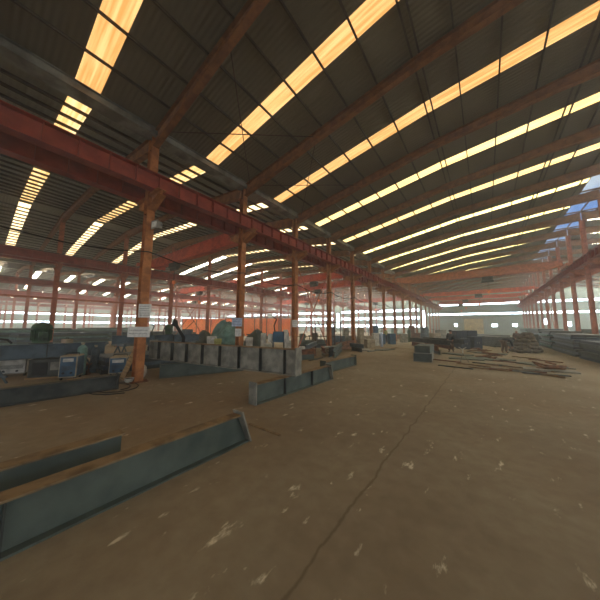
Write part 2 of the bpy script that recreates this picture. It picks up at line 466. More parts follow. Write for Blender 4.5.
# tan sliding gate in the end wall
t = thing('sliding_gate', 'tan sliding gate in the far end wall, between the small windows', 'gate', (-2.5, YE-.12, 0.0))
g = MB(); g.box(-2.1, 2.1, -.05, .05, 0.05, 4.1); g.build('gate_leaf', M['tan_gate'], t)
g = MB(); g.box(-2.4, 4.6, -.08, -.0, 4.15, 4.3); g.build('gate_rail', M['steel_grey'], t)
g = MB(); g.box(1.7, 1.8, -.1, -.05, 1.2, 1.7); g.build('handle', M['steel_dark'], t)

# ------------------------------------------------------------------ frames: columns
ROWN = {-1: 'right-hand row under the glazed ridge', 0: 'near left row beside the red crane girders', 1: 'second row to the left',
        2: 'third row to the left', 3: 'fourth row to the left', 4: 'fifth row to the left', 5: 'sixth row to the left'}
GZ1 = 7.52      # crane girder top
GH = 0.62
def make_column(k, m):
    top = (9.30 if k % 2 == 0 else (11.2 if k < 0 else 10.7))
    d, b = .30, .28
    sh = MB()
    sh.box(-d/2, -d/2+.018, -b/2, b/2, .03, top); sh.box(d/2-.018, d/2, -b/2, b/2, .03, top)
    sh.box(-d/2+.018, d/2-.018, -.006, .006, .03, top)
    for z in (1.6, 3.2, 4.8, 6.2):
        sh.box(-d/2+.018, d/2-.018, -b/2+.01, b/2-.01, z, z+.012)
    t = empty('steel_column')
    sh.build('shaft', m, t)
    bp = MB(); bp.box(-.3, .3, -.26, .26, 0, .03)
    for x in (-.23, .23):
        for y in (-.2, .2): bp.tube([(x, y, .03), (x, y, .09)], .018, 6)
    bp.build('base_plate', M['rust'], t)
    for sx in (-1, 1):
        g = MB(); z = GZ1-GH
        # tapered bracket: plate on top, web below
        g.box(sx*.18 if sx > 0 else -1.0, 1.0 if sx > 0 else -.18, -.16, .16, z-.02, z-.001)
        x0, x1 = sx*.18, sx*1.0
        vs = [(x0, -.012, z-.02), (x1, -.012, z-.02), (x1, -.012, z-.2), (x0, -.012, z-.55), (x0, .012, z-.02), (x1, .012, z-.02), (x1, .012, z-.2), (x0, .012, z-.55)]
        g.add(vs, [(0, 1, 2, 3), (7, 6, 5, 4), (0, 4, 5, 1), (1, 5, 6, 2), (2, 6, 7, 3), (3, 7, 4, 0)])
        vs = [(x0, -.14, z-.55), (x1, -.14, z-.2), (x1, .14, z-.2), (x0, .14, z-.55), (x0, -.14, z-.57), (x1, -.14, z-.22), (x1, .14, z-.22), (x0, .14, z-.57)]
        g.add(vs, [(0, 1, 2, 3), (7, 6, 5, 4), (0, 4, 5, 1), (1, 5, 6, 2), (2, 6, 7, 3), (3, 7, 4, 0)])
        g.build('girder_bracket', m, t)
    return t
for k in range(-1, 6):
    proto = None
    m = M['primer'] if k in (0,) else M['primer_red']
    i0 = {-1: 4, 0: 0, 1: 0, 2: 0}.get(k, -1)
    for n, i in enumerate(range(i0, NF)):
        lab = 'orange-brown steel column, %s in the %s' % (ORD[n], ROWN[k])
        if proto is None:
            proto = make_column(k, m); tag(proto, lab, 'column', 'columns of the %s' % ROWN[k]); proto.location = (rowx(k), fy(i), 0); proto['kind'] = 'thing'
        else: dup(proto, (rowx(k), fy(i), 0), 0, lab)

for k in (0, 1, -1):
    for i in range(NF): OCC.append((rowx(k), fy(i), .34))
# rafters
def make_rafter(h):
    p = prof(h); sg = 1 if p[2][0] > p[0][0] else -1
    off = .11 if h < 0 else .18
    xs = [p[0][0]+sg*.0, p[0][0]+sg*1.8, p[0][0]+sg*4.5, p[1][0], p[1][0]+sg*4.2, p[2][0]-sg*1.6, p[2][0]-sg*.02]
    ds = [.62, .55, .42, .36, .42, .62, .72]
    mb = MB()
    for q in range(len(xs)-1):
        a, b = xs[q], xs[q+1]; za, zb = roofz(h, a)-off, roofz(h, b)-off; da, db = ds[q], ds[q+1]
        def slab(za0, zb0, za1, zb1, w):
            vs = [(a, -w, za0), (b, -w, zb0), (b, w, zb0), (a, w, za0), (a, -w, za1), (b, -w, zb1), (b, w, zb1), (a, w, za1)]
            mb.add(vs, [(0, 3, 2, 1), (4, 5, 6, 7), (0, 1, 5, 4), (1, 2, 6, 5), (2, 3, 7, 6), (3, 0, 4, 7)])
        slab(za-.014, zb-.014, za, zb, .11)
        slab(za-da, zb-db, za-da+.014, zb-db+.014, .11)
        slab(za-da+.014, zb-db+.014, za-.014, zb-.014, .006)
    return mb
for h in range(-2, 6):
    proto = None
    i0 = -2 if h in (-1, 0, 1) else (-1 if h > 0 else 2)
    for n, i in enumerate(range(i0, NF)):
        lab = 'tapered brown roof rafter over the %s, %s from the front' % (AISLE[h], ORD[n].replace('nearest', 'first'))
        if proto is None:
            proto = make_rafter(h).build('roof_rafter', M['rafter']); tag(proto, lab, 'rafter', 'rafters over the %s' % AISLE[h]); proto.location = (0, fy(i), 0)
        else:
            o = proto.copy(); col.objects.link(o); o.location = (0, fy(i), 0); o['label'] = lab

# crane runway girders
def runway(k, side):
    x = rowx(k) + side*.64
    t = thing('crane_girder', 'long red crane runway girder on the %s side of the %s' % ('right' if side > 0 else 'left', ROWN[k].replace(' beside the red crane girders', '').replace(' under the glazed ridge', '')), 'girder', (x, 0, 0))
    g = MB(); g.ibeam(YF+1, YE-.5, GH, .36, .024, .016, GZ1-GH); g.build('girder_beam', M['crane_red'], t)
    if (k, side) in ((0, 1), (0, -1), (-1, -1), (1, 1)):
        y = fy(-1); first = None
        while y < YE-.8 and y < fy(-1)+98*S/6:
            if first is None:
                g = MB(); g.box(-.15, .15, -.008, .008, GZ1-GH+.024, GZ1-.024); o = first = g.build('stiffener', M['crane_red'], t)
            else: o = first.copy(); col.objects.link(o); o.parent = t
            o.location = (0, y, 0); y += S/6
    g = MB(); g.box(-.05, .05, YF+1, YE-.5, GZ1, GZ1+.025); g.box(-.025, .025, YF+1, YE-.5, GZ1+.025, GZ1+.09); g.build('crane_rail', M['steel_dark'], t)
for k in range(-1, 6):
    runway(k, 1); runway(k, -1)

# overhead travelling cranes
def crane(h, y, label, zb=7.60, dh=.85, hoist=.5, m=None):
    m = m or M['crane_bridge']
    xa, xb = rowx(h+1)+.64, rowx(h)-.64
    t = thing('overhead_crane', label, 'crane', ((xa+xb)/2, y, 0)); L_ = (xb-xa)/2
    g = MB()
    # bridge box girder, tapered at both ends
    xs = [-L_+.15, -L_+1.6, L_-1.6, L_-.15]; bot = [zb+.35, zb+.02, zb+.02, zb+.35]
    top = zb+dh+.02
    for q in range(3):
        a, b = xs[q], xs[q+1]
        vs = [(a, -.22, bot[q]), (b, -.22, bot[q+1]), (b, .22, bot[q+1]), (a, .22, bot[q]), (a, -.22, top), (b, -.22, top), (b, .22, top), (a, .22, top)]
        g.add(vs, [(0, 3, 2, 1), (4, 5, 6, 7), (0, 1, 5, 4), (1, 2, 6, 5), (2, 3, 7, 6), (3, 0, 4, 7)])
    g.box(-L_+.15, L_-.15, -.28, .28, top, top+.02); g.box(-L_+1.6, L_-1.6, -.28, .28, zb, zb+.02)
    g.build('bridge_girder', m, t)
    for s_ in (-1, 1):
        e = MB(); e.box(s_*L_-.14, s_*L_+.14, -1.3, 1.3, GZ1+.2, GZ1+.48); eo = e.build('end_carriage', m, t)
        for yy in (-1.05, 1.05):
            w = MB(); w.tube([(s_*L_-.06, yy, GZ1+.19), (s_*L_+.06, yy, GZ1+.19)], .10, 14); w.build('wheel', M['steel_dark'], eo)
    hx = -L_+2*L_*hoist
    w = MB(); w.chamfer(hx-.5, hx+.5, -.3, .3, zb-.42, zb-.01, .04); w.tube([(hx-.55, .0, zb-.52), (hx+.55, .0, zb-.52)], .14, 14); ho = w.build('hoist', M['steel_dark'], t)
    w = MB(); w.tube([(hx, 0, zb-.6), (hx, 0, zb-1.6)], .012, 6); w.tube([(hx+.1, 0, zb-.6), (hx+.1, 0, zb-1.6)], .012, 6); w.build('hoist_rope', M['black'], ho)
    w = MB(); w.box(hx-.08, hx+.18, -.08, .08, zb-1.85, zb-1.58)
    w.tube([(hx+.05, 0, zb-1.85), (hx+.05, 0, zb-1.95), (hx+.12, 0, zb-2.02), (hx+.05, 0, zb-2.1), (hx-.03, 0, zb-2.04)], .025, 6); w.build('hook_block', M['orange'], ho)
crane(-1, 34.2, 'near dark red overhead crane bridge spanning the main right aisle', m=M['primer_red'], hoist=.62)
crane(-1, 51.5, 'bright red crane bridge in the right aisle, second from the camera', hoist=.55, dh=.62, m=M['bright_red'])
crane(-1, 60.5, 'bright red crane bridge in the right aisle, third from the camera', hoist=.4, dh=.62, m=M['bright_red'])
crane(-1, 72.5, 'farthest red crane bridge in the right aisle, before the end wall', hoist=.3)
crane(0, 10.3, 'large pinkish red crane bridge in the first left aisle, nearest to the camera', zb=7.5, dh=.9, hoist=.3)
crane(0, 25.5, 'red crane bridge in the first left aisle, second from the camera', hoist=.6)
crane(0, 31.5, 'red crane bridge in the first left aisle, third from the camera', hoist=.4)
crane(0, 56, 'farthest red crane bridge in the first left aisle', hoist=.4)
crane(1, 22, 'red crane bridge in the second left aisle, nearer of the two', hoist=.4)
crane(1, 48, 'red crane bridge in the second left aisle, farther of the two', hoist=.6)
crane(2, 30, 'red crane bridge in the third left aisle', hoist=.5)

# bracing and lines
def rod(name, pts, r, label, cat, m=None, group=None):
    g = MB(); g.tube(pts, r, 6); return tag(g.build(name, m or M['rod']), label, cat, group)
def rz(h, x): return roofz(h, x)-.30
xm = prof(-1)[1][0]
for (i, nm) in ((0, 'first'), (1, 'second')):
    a, b = XA+.6, XA+4.6
    rod('brace_rod', [(a, fy(i)+.1, rz(-1, a)), (b, fy(i+1)-.1, rz(-1, b))], .018, 'thin roof brace rod leaning right, %s frame gap right of the gutter' % nm, 'brace rod')
    rod('brace_rod', [(b, fy(i)+.1, rz(-1, b)-.05), (a, fy(i+1)-.1, rz(-1, a)-.05)], .018, 'thin roof brace rod leaning left, %s frame gap right of the gutter' % nm, 'brace rod')
for k, i, w in ((0, 2, 'near left row'), (1, 2, 'second left row'), (-1, 9, 'right-hand row'), (0, 9, 'near left row, far along')):
    x = rowx(k)
    for s_, q in ((1, 'rising away'), (-1, 'falling away')):
        y0, y1 = fy(i)+.2, fy(i+1)-.2
        z0, z1 = (.3, 6.2) if s_ > 0 else (6.2, .3)
        g = MB(); 
        g.tube([(x+.03*s_, y0, z0), (x+.03*s_, y1, z1)], .035, 8)
        tag(g.build('column_brace', M['primer_red']), 'diagonal column brace %s in the %s' % (q, w), 'brace')
# ties along column rows
for k, z in ((1, 4.0), (2, 5.2), (3, 4.2)):
    x = rowx(k); g = MB(); g.box(x+.19, x+.27, fy(-1), YE-.3, z, z+.14)
    tag(g.build('tie_beam', M['primer_red']), 'thin horizontal tie beam along the %s' % ROWN[k], 'tie beam')
pts = []
for i in range(-1, 17):
    a, b = fy(i), fy(i+1)
    for t_ in (0, .25, .5, .75): 
        if a+(b-a)*t_ < YE-.3: pts.append((XA+.2, a+(b-a)*t_, 4.72-.28*(1-(2*t_-1)**2)))
rod('overhead_cable', pts, .022, 'black cable slung from column to column along the near left row', 'cable', M['black'])

# floodlights on columns
def floodlight(x, y, z, rz_, label):
    t = thing('floodlight', label, 'floodlight', (x, y, z), rz_)
    g = MB(); g.chamfer(-.16, .16, -.10, .10, -.13, .13, .02); g.box(-.18, .18, -.13, -.1, -.16, .16); g.build('lamp_housing', M['steel_grey'], t)
    g = MB(); g.box(-.13, .13, -.14, -.13, -.1, .1); g.build('lamp_glass', M['white'], t)
    g = MB(); g.tube([(-.2, 0, 0), (-.2, .2, 0), (.2, .2, 0), (.2, 0, 0)], .015, 6); g.build('bracket', M['steel_dark'], t)
floodlight(at(151.5, 8.85)[0], at(151.5, 8.85)[1], 5.72, 0.2, 'small grey floodlight fixed to the nearest left column below the crane girders')
floodlight(rowx(1)+.5, fy(1)+1.8, 6.72, 0.2, 'small dark floodlight hanging in the first left aisle')

# ------------------------------------------------------------------ steel members on the floor
def member(name, label, cat, L_, h, b, loc, rz, m, tf=.022, tw=.014, stiff=None, end_plate=False, group=None, dust=True, tilt=0.0, lean=0.0):
    """fabricated I member lying along its own y axis, from y=0 to y=L_"""
    ux, uy = -math.sin(rz), math.cos(rz); OCC.extend(discs(loc[0]+ux*L_/2, loc[1]+uy*L_/2, L_, max(b, .3), rz))
    t = thing(name, label, cat, loc, rz, group)
    t.rotation_euler = (0, tilt, rz)
    g = MB(); vs = [(x_, y_, z_) for x_ in (-tw/2, tw/2) for y_, z_ in ((0, tf), (L_+lean-.001, tf), (L_-.001, h-tf), (0, h-tf))]
    g.add(vs, [(0, 1, 2, 3), (7, 6, 5, 4), (0, 4, 5, 1), (1, 5, 6, 2), (2, 6, 7, 3), (3, 7, 4, 0)]); g.build('web', m, t)
    g = MB(); g.box(-b/2, b/2, 0, L_, h-tf, h); g.build('flange', M['dust'] if dust else m, t)
    g = MB(); g.box(-b/2, b/2, 0, L_+lean, 0, tf); g.build('flange', m, t)
    if stiff:
        for y in stiff:
            for s_ in (-1, 1):
                g = MB(); a, c = sorted((s_*tw/2, s_*(b/2-.01))); g.box(a, c, y-.008, y+.008, tf, h-tf); g.build('stiffener', M['steel_dark'] if m is not M['steel_dark'] else m, t)
    if end_plate:
        for y in ([L_] if end_plate == 1 else [-.02, L_]):
            g = MB(); e0 = y+(lean if y > 0 else 0); w_ = b/2+.03
            vs = [(-w_, e0, 0), (w_, e0, 0), (w_, e0+.03, 0), (-w_, e0+.03, 0), (-w_, y, h+.05), (w_, y, h+.05), (w_, y+.03, h+.05), (-w_, y+.03, h+.05)]
            g.add(vs, [(0, 3, 2, 1), (4, 5, 6, 7), (0, 1, 5, 4), (1, 2, 6, 5), (2, 3, 7, 6), (3, 0, 4, 7)]); g.build('end_plate', M['steel_grey'] if lean else m, t)
    return t
# foreground pair of long beams, parallel to the aisle
member('steel_beam', 'long dusty teal-grey steel beam on the floor in the foreground, its end plate leaning', 'steel beam', 6.86, .49, .2,
       (-3.50, -4.0, 0), 0.0, M['steel_teal'], stiff=[1.2, 4.3], end_plate=1, lean=.2)
member('steel_beam', 'shorter teal-grey steel beam lying behind the long foreground beam', 'steel beam', 5.5, .50, .22,
       (-4.22, -4.1, 0), 0.0, M['steel_teal'], stiff=[1.0, 3.0])
g = MB(); g.box(-.02, .02, 0, .85, 0, .025)
tag(g.build('timber_batten', M['dust'], None, (-3.96, 3.55, 0.0), (0, 0, math.radians(-91))), 'thin rusty batten lying beside the end of the long foreground beam', 'batten')

# big stiffened girder on two low beams
a = Vector((-12.1, 5.0)); b_ = Vector((-4.6, 6.0)); d = b_-a; L_ = d.length; ang = math.atan2(d.y, d.x)-math.pi/2
member('plate_girder', 'large grey plate girder with stiffeners raised on two beams beside the nearest column', 'steel girder', L_, .78, .30,
       (a.x, a.y, .512), ang, M['steel_grey'], stiff=[.55+.94*q for q in range(8)], end_plate=2)
member('steel_beam', 'grey steel beam under the left end of the plate girder', 'steel beam', 3.2, .51, .25, (-10.05, 4.45, 0), -0.37, M['steel_teal'], end_plate=2, dust=False)
member('steel_beam', 'dark teal steel beam under the right end of the plate girder', 'steel beam', 3.75, .51, .22, (-4.85, 4.45, 0), 0.0, M['steel_teal'], stiff=[1.2, 2.6], end_plate=2, lean=.15)
member('steel_beam', 'short teal steel beam on the open floor beyond the plate girder', 'steel beam', 2.9, .48, .24, (-5.62, 9.1, 0), -0.02, M['steel_teal'], end_plate=2)

# left work area
member('steel_beam', 'long dark steel beam on the floor in front of the welding machines', 'steel beam', 6.2, .42, .24, (-9.85, -3.3, 0), -0.06, M['steel_dark'], dust=False, end_plate=1, stiff=[2, 4])
def trestle(label, loc, rz, h, w=1.2):
    t = thing('steel_trestle', label, 'trestle', loc, rz)
    g = MB(); g.box(-w/2, w/2, -.06, .06, h-.12, h); g.build('crossbar', M['steel_blue'], t)
    for s_ in (-1, 1):
        g = MB(); g.tube([(s_*(w/2-.1), 0, h-.12), (s_*(w/2), -.3, 0)], .035, 8); g.tube([(s_*(w/2-.1), 0, h-.12), (s_*(w/2), .3, 0)], .035, 8)
        g.box(s_*w/2-.02, s_*w/2+.02, -.3, .3, .2, .24); g.build('leg', M['steel_blue'], t)
    return t
# two raised girders behind the machines
def along(x0, y0, x1, y1):
    return math.atan2(y1-y0, x1-x0)-math.pi/2, math.hypot(x1-x0, y1-y0)
member('plate_girder', 'blue-grey girder raised on trestles behind the left welding machines, under the green motor', 'steel girder', 6.6, .52, .34, (-13.9, -3.0, .74), -0.05, M['steel_blue'], stiff=[1.2, 2.4, 3.6, 4.8], dust=False)
for n, (yy, w) in enumerate(((-2.2, 'front'), (.55, 'middle'), (3.1, 'rear'))):
    trestle('blue-grey trestle under the %s of the raised girder at far left' % w, (-13.85+.05*yy, yy, 0), 0, .738, 1.3)
member('plate_girder', 'blue-grey girder raised on legs beside the poster column, further back', 'steel girder', 4.6, .44, .34, (-15.6, 4.4, 1.0), -0.12, M['steel_blue'], dust=False, stiff=[1, 2, 3])
for n, (yy, w) in enumerate(((4.8, 'near'), (8.4, 'far'))):
    trestle('blue-grey trestle under the %s end of the rear raised girder' % w, (-15.55+.12*(yy-4.4), yy, 0), 0, .998, 1.1)

def motor(label, loc, s_=1.0, m=None):
    t = thing('electric_motor', label, 'motor', loc)
    g = MB(); g.lathe([(.24*s_, .05), (.26*s_, .12), (.26*s_, .55*s_), (.31*s_, .57*s_), (.31*s_, .62*s_), (.27*s_, .72*s_), (.17*s_, .80*s_), (.05*s_, .82*s_)], 20)
    for k in range(16):
        q = 2*math.pi*k/16; c, s2 = math.cos(q), math.sin(q)
        g.box(.24*s_, .30*s_, -.008, .008, .14, .53*s_, 0, Matrix.Rotation(q, 4, 'Z'))
    g.build('housing', m or M['green'], t)
    g = MB(); g.lathe([(.34*s_, 0), (.34*s_, .05), (.2*s_, .05)], 20); g.build('mounting_flange', M['steel_dark'], t)
    g = MB(); g.chamfer(.22*s_, .40*s_, -.12*s_, .12*s_, .25*s_, .45*s_, .015); g.build('terminal_box', M['green'], t)
    g = MB(); g.lathe([(.10*s_, .82*s_), (.10*s_, .845*s_), (.03*s_, .85*s_)], 12); g.build('cap', M['white'], t)
    return t
x, y = at(44, 9.6); motor('large dark green vertical motor with pale cap on the raised girder', (x, y, 1.262), 1.0)
x, y = at(122, 11.9); motor('smaller dark green motor on the rear raised girder', (-15.25, 7.1, 1.442), .72)
# hose arm beside the motor
g = MB(); g.tube([(0, 0, 0), (-.1, -.1, .12), (-.5, -.5, .20), (-1.0, -1.0, .34), (-1.4, -1.2, .3), (-1.8, -1.6, .05)], .035, 8)
tag(g.build('hose', M['black'], None, (-14.05, .9, 1.31)), 'black hose looping from the large green motor', 'hose')

def welder(label, loc, rz, w=.45, d=.7, h=.78, face=None, body=None):
    face = face or M['blue']; body = body or M['beige']
    t = thing('welding_machine', label, 'welding machine', loc, rz)
    g = MB(); g.chamfer(-w/2, w/2, -d/2, d/2, .1, h, .02, 0); g.build('case', body, t)
    g = MB(); g.box(-w/2+.03, w/2-.03, -d/2-.012, -d/2-.001, .14, h-.05); f = g.build('front_panel', face, t)
    g = MB(); g.box(-w/2+.1, w/2-.1, -d/2-.02, -d/2-.013, h-.22, h-.1); g.build('meter_plate', M['white'], f)
    g = MB()
    for k in (-1, 1): g.tube([(k*w*.22, -d/2-.05, h*.3), (k*w*.22, -d/2-.013, h*.3)], .035, 12)
    g.build('socket', M['black'], f)
    g = MB()
    for k in range(5): g.box(-w/2+.08, w/2-.08, -d/2-.018, -d/2-.013, h*.42+k*.03, h*.42+k*.03+.012)
    g.build('vent', M['steel_dark'], f)
    g = MB(); g.box(w/2+.001, w/2+.012, -d/2+.04, d/2-.04, .14, h-.05); g.build('side_panel', face, t)
    g = MB(); g.tube([(-w/2+.06, 0, h), (-w/2+.06, 0, h+.07), (w/2-.06, 0, h+.07), (w/2-.06, 0, h)], .014, 8); g.build('handle', M['black'], t)
    for sx in (-1, 1):
        for sy in (-1, 1):
            g = MB(); g.tube([(sx*(w/2-.06)-.025, sy*(d/2-.1), .055), (sx*(w/2-.06)+.025, sy*(d/2-.1), .055)], .055, 12); g.build('wheel', M['black'], t)
    return t
FACE = math.radians(62)
x, y = at(22, 10.0); welder('wide off-white welding machine at the far left edge, in front of the raised girder', (x+.1, y, 0), FACE, .85, .6, .72, M['white'], M['steel_grey'])
x, y = at(77, 9.4); welder('tall blue-fronted welding machine beside the dark workshop cabinet', (x, y, 0), FACE, .5, .7, .88)
x, y = at(124, 10.2); welder('blue-fronted welding machine with beige side, nearest to the poster column', (x, y, 0), FACE, .58, .7, .74)
# dark machine between
x, y = at(57, 9.7)
t = thing('machine_cabinet', 'dark open machine cabinet between the off-white and blue welding machines', 'machine cabinet', (x, y, 0), FACE)
g = MB(); g.chamfer(-.52, .52, -.35, .35, .06, .72, .025); g.build('case', M['steel_dark'], t)
g = MB(); g.box(-.40, .02, -.362, -.351, .15, .6); g.build('door', M['black'], t)
g = MB(); g.box(.1, .42, -.362, -.351, .3, .6); g.build('control_panel', M['steel_grey'], t)
g = MB(); g.box(-.56, .56, -.4, .4, 0.0, .06); g.build('skid', M['wood'], t)
def cylinder(label, loc, m, h=1.35, r=.115):
    t = thing('gas_cylinder', label, 'gas cylinder', loc)
    g = MB(); g.lathe([(r*.9, 0), (r, .04), (r, h*.8), (r*.9, h*.87), (r*.5, h*.93), (r*.28, h*.95)], 18); g.build('body', m, t)
    g = MB(); g.lathe([(r*.25, h*.95), (r*.25, h*.98), (r*.4, h*.985), (r*.4, h*1.03), (r*.15, h*1.035)], 12); g.tube([(0, 0, h*.98), (r*.9, 0, h*.98)], .018, 8); g.build('valve', M['beige'], t)
    return t
x, y = at(86, 10.1); cylinder('pale teal gas cylinder with brass valve standing behind the tall blue welding machine', (x, y, 0), M['teal_tarp'], 1.25, .16)
x, y = at(99, 10.7); cylinder('grey-blue gas cylinder standing between the two blue welding machines', (x, y, 0), M['steel_blue'], 1.1, .15)
# brown fabricated parts between
for q, (px, D, w) in enumerate(((89, 10.6, 'behind the pale teal cylinder'), (94, 10.4, 'between the two gas cylinders'), (105, 11.2, 'right of the grey-blue cylinder'), (110, 11.0, 'left of the beige-sided welding machine'))):
    x, y = at(px, D); g = MB(); g.ibeam(-.35, .35, .3+.1*(q % 2), .16, .014, .01, 0.0)
    o = g.build('steel_offcut', M['rust'], None, (x, y, 0), (0, 0, FACE+.2*q)); tag(o, 'short rusty steel section on the floor %s' % w, 'steel section')
x, y = at(91, 9.1); g = MB(); g.chamfer(-.45, .45, -.1, .1, 0, .07, .02)
tag(g.build('timber_block', M['wood'], None, (x-.15, y, 0), (0, 0, FACE)), 'pale timber block on the floor beside the tall blue welding machine', 'timber block')

# signs on columns
def sign(name, label, loc, w, h, m, rz, rows, tilt=0):
    t = thing(name, label, 'notice', loc, rz)
    g = MB(); g.box(-w/2, w/2, -.004, .004, -h/2, h/2); g.build('board', m, t)
    g = MB(); r = random.Random(len(label))
    for k in range(rows):
        z = h/2 - h*(k+1)/(rows+1); xx = -w/2+.05
        while xx < w/2-.08:
            l = r.uniform(.03, .11); g.box(xx, min(xx+l, w/2-.04), -.007, -.0045, z-.008, z+.008); xx += l+.02
    g.build('printed_lines', M['print'], t)
    return t
# each sign faces down the hall to the camera side
sx = math.radians(35)
for lab, px, D, z, w_, h_, m_, rows in (
        ('white printed poster wrapped on the nearest left column above head height', 144.5, 8.72, 2.51, .46, .48, M['paper'], 5),
        ('low wide white notice on the nearest left column, below the poster', 140.0, 8.70, 1.76, .80, .36, M['paper'], 2),
        ('pale blue notice on the second left column', 237.3, 12.25, 2.17, .52, .42, M['paper_blue'], 4),
        ('small cream notice below the pale blue one on the second left column', 238.8, 12.25, 1.66, .32, .38, M['paper'], 4),
        ('small white notice on the third left column', 295.0, 15.85, 2.15, .36, .46, M['paper'], 3)):
    x, y = at(px, D); sign('notice_board', lab, (x, y, z), w_, h_, m_, sx, rows)
# white bag and leaning plank at the column foot
def blob(mb, cx, cy, cz, rx, ry, rz_, seed=0, n=14, mrow=9, amp=.12, mi=0, flat=True):
    r = random.Random(seed); ph = [r.uniform(0, 6.28) for _ in range(6)]
    vs = []; fs = []
    for i in range(mrow+1):
        th = math.pi*i/mrow
        for k in range(n):
            q = 2*math.pi*k/n
            w = 1 + amp*(math.sin(3*q+ph[0]+2*th)+math.sin(5*q+ph[1]-3*th)*.6+math.sin(2*th*2+ph[2]+q)*.5)
            z = math.cos(th)*rz_*(w if math.cos(th) > 0 else 1)
            vs.append((cx+rx*math.sin(th)*math.cos(q)*w, cy+ry*math.sin(th)*math.sin(q)*w, max(cz+z, 0.0) if flat else cz+z))
    for i in range(mrow):
        for k in range(n): fs.append((i*n+k, (i+1)*n+k, (i+1)*n+(k+1) % n, i*n+(k+1) % n))
    mb.add(vs, fs, mi, None, True)
g = MB(); blob(g, 0, 0, .24, .18, .17, .27, 3)
tag(g.build('cloth_bag', M['cloth_white'], None, (at(145, 9.55)[0], at(145, 9.55)[1], .0)), 'crumpled white cloth bag slumped at the foot of the nearest left column', 'bag')
x, y = at(134, 8.8)
t = thing('hard_hat', 'white hard hat upside down on the floor left of the nearest column', 'hard hat', (x, y, 0))
g = MB(); g.lathe([(.03, .0), (.10, .02), (.14, .09), (.15, .15), (.16, .16), (.14, .15), (.12, .08), (.08, .03), (.02, .02)], 18); g.build('shell', M['white'], t)
g = MB(); g.lathe([(.125, .10), (.13, .14), (.12, .145), (.115, .10)], 18); g.build('headband', M['black'], t)
g = MB(); g.box(-.1, .1, -.012, .012, 0, 1.35)
o = g.build('timber_plank', M['wood'], None, (-10.72, 3.42, 0.03), (math.radians(0), math.radians(24), .5)); tag(o, 'pale timber plank leaning against the nearest left column', 'plank')
pts = [(-9.6+.5*math.cos(q*.5)*(1+.04*q), 2.9+.35*math.sin(q*.5)*(1+.05*q), .015) for q in range(26)]
g = MB(); g.tube(pts, .014, 6); tag(g.build('welding_cable', M['black']), 'thin dark welding cable coiled on the floor in front of the nearest left column', 'cable')

# wire feeders standing on the floor behind the girder, with curved black arms
def feeder_cart(px, D, label, armtilt=.2, body=None, h=1.5, blocks=True):
    x, y = place(px, D, .7, 1.1 if blocks else .75, PSI+1.57); t = thing('wire_feeder_cart', label, 'wire feeder', (x, y, 0), math.radians(37))
    g = MB(); g.box(-.35, .35, -.3, .3, .12, .16); g.build('cart_platform', M['steel_dark'], t)
    g = MB()
    g.box(-.3, -.26, -.26, .26, .16, h-.35); g.box(.26, .3, -.26, .26, .16, h-.35); g.build('cart_frame', M['steel_dark'], t)
    g = MB(); g.chamfer(-.28, .28, -.25, .25, h-.35, h+.2, .03); g.build('feeder_case', body or M['blue'], t)
    if blocks:
        for s_ in (-1, 1):
            g = MB(); g.chamfer(s_*.42-.12, s_*.42+.12, -.2, .2, h-.35, h+.08, .03); g.build('spool_box', M['white'], t)
    g = MB(); g.tube([(-.2, 0, h+.2), (-.25, 0, h+.5), (-.2+armtilt*.4, 0, h+.85), (-.3, 0, h+.95)], .03, 8); g.build('feed_arm', M['black'], t)
    for sx in (-1, 1):
        g = MB(); g.tube([(sx*.3-.03, -.2, .07), (sx*.3+.03, -.2, .07)], .07, 12); g.tube([(sx*.3-.03, .2, .07), (sx*.3+.03, .2, .07)], .07, 12); g.build('wheel', M['black'], t)
    return t
feeder_cart(279, 13.0, 'blue wire feeder with white spool boxes behind the right end of the plate girder')
feeder_cart(157, 15, 'blue machine case on a cart behind the left part of the plate girder', body=M['blue'], blocks=False, h=1.1)
feeder_cart(168, 15.5, 'darker blue machine case on a cart behind the plate girder, right of its neighbour', body=M['dark_blue'], blocks=False, h=1.1)
# black extraction arm with round hood
x, y = at(184, 12.0)
t = thing('fume_extraction_arm', 'black fume extraction arm with round hood raised behind the plate girder', 'extraction arm', (x, y, 0), PSI)
g = MB(); g.chamfer(-.3, .3, -.25, .25, 0, .7, .04); g.build('base_unit', M['steel_blue'], t)
g = MB(); g.tube([(0, 0, .7), (.05, 0, 1.4), (-.35, 0, 2.0)], .075, 12); g.build('arm', M['black'], t)
g = MB(); g.tube([(-.33, 0, 1.97), (-.42, 0, 2.1), (-.52, -.05, 2.14)], [.08, .17, .2], 16); g.build('hood', M['black'], t)
g = MB(); g.tube([(.5, 0, 2.2), (.05, 0, 1.75), (.0, 0, 1.2)], .012, 6); g.build('support_wire', M['steel_dark'], t)

# teal tarpaulin covered machine behind second column
def heap(label, px, D, rx, ry, h, m, seed, cat='covered pile', name='covered_pile'):
    x, y = place(px, D, 2*rx, 2*ry, PSI+1.57); g = MB()
    blob(g, 0, 0, 0.0, rx, ry, h, seed, 28, 14, .07)
    return tag(g.build(name, m, None, (x, y, 0), (0, 0, PSI)), label, cat)
heap('teal tarpaulin covered machine between the plate girder and the orange screen', 226, 17.0, 1.3, .8, 2.15, M['teal_tarp'], 5, 'covered machine', 'covered_machine')
heap('dark teal covered machine right of the second left column', 257, 18.5, .9, .7, 1.6, M['steel_teal'], 8, 'covered machine', 'covered_machine')
heap('low grey-green covered pile behind the left part of the plate girder', 206, 16.5, .8, .6, 1.5, M['steel_teal'], 12)

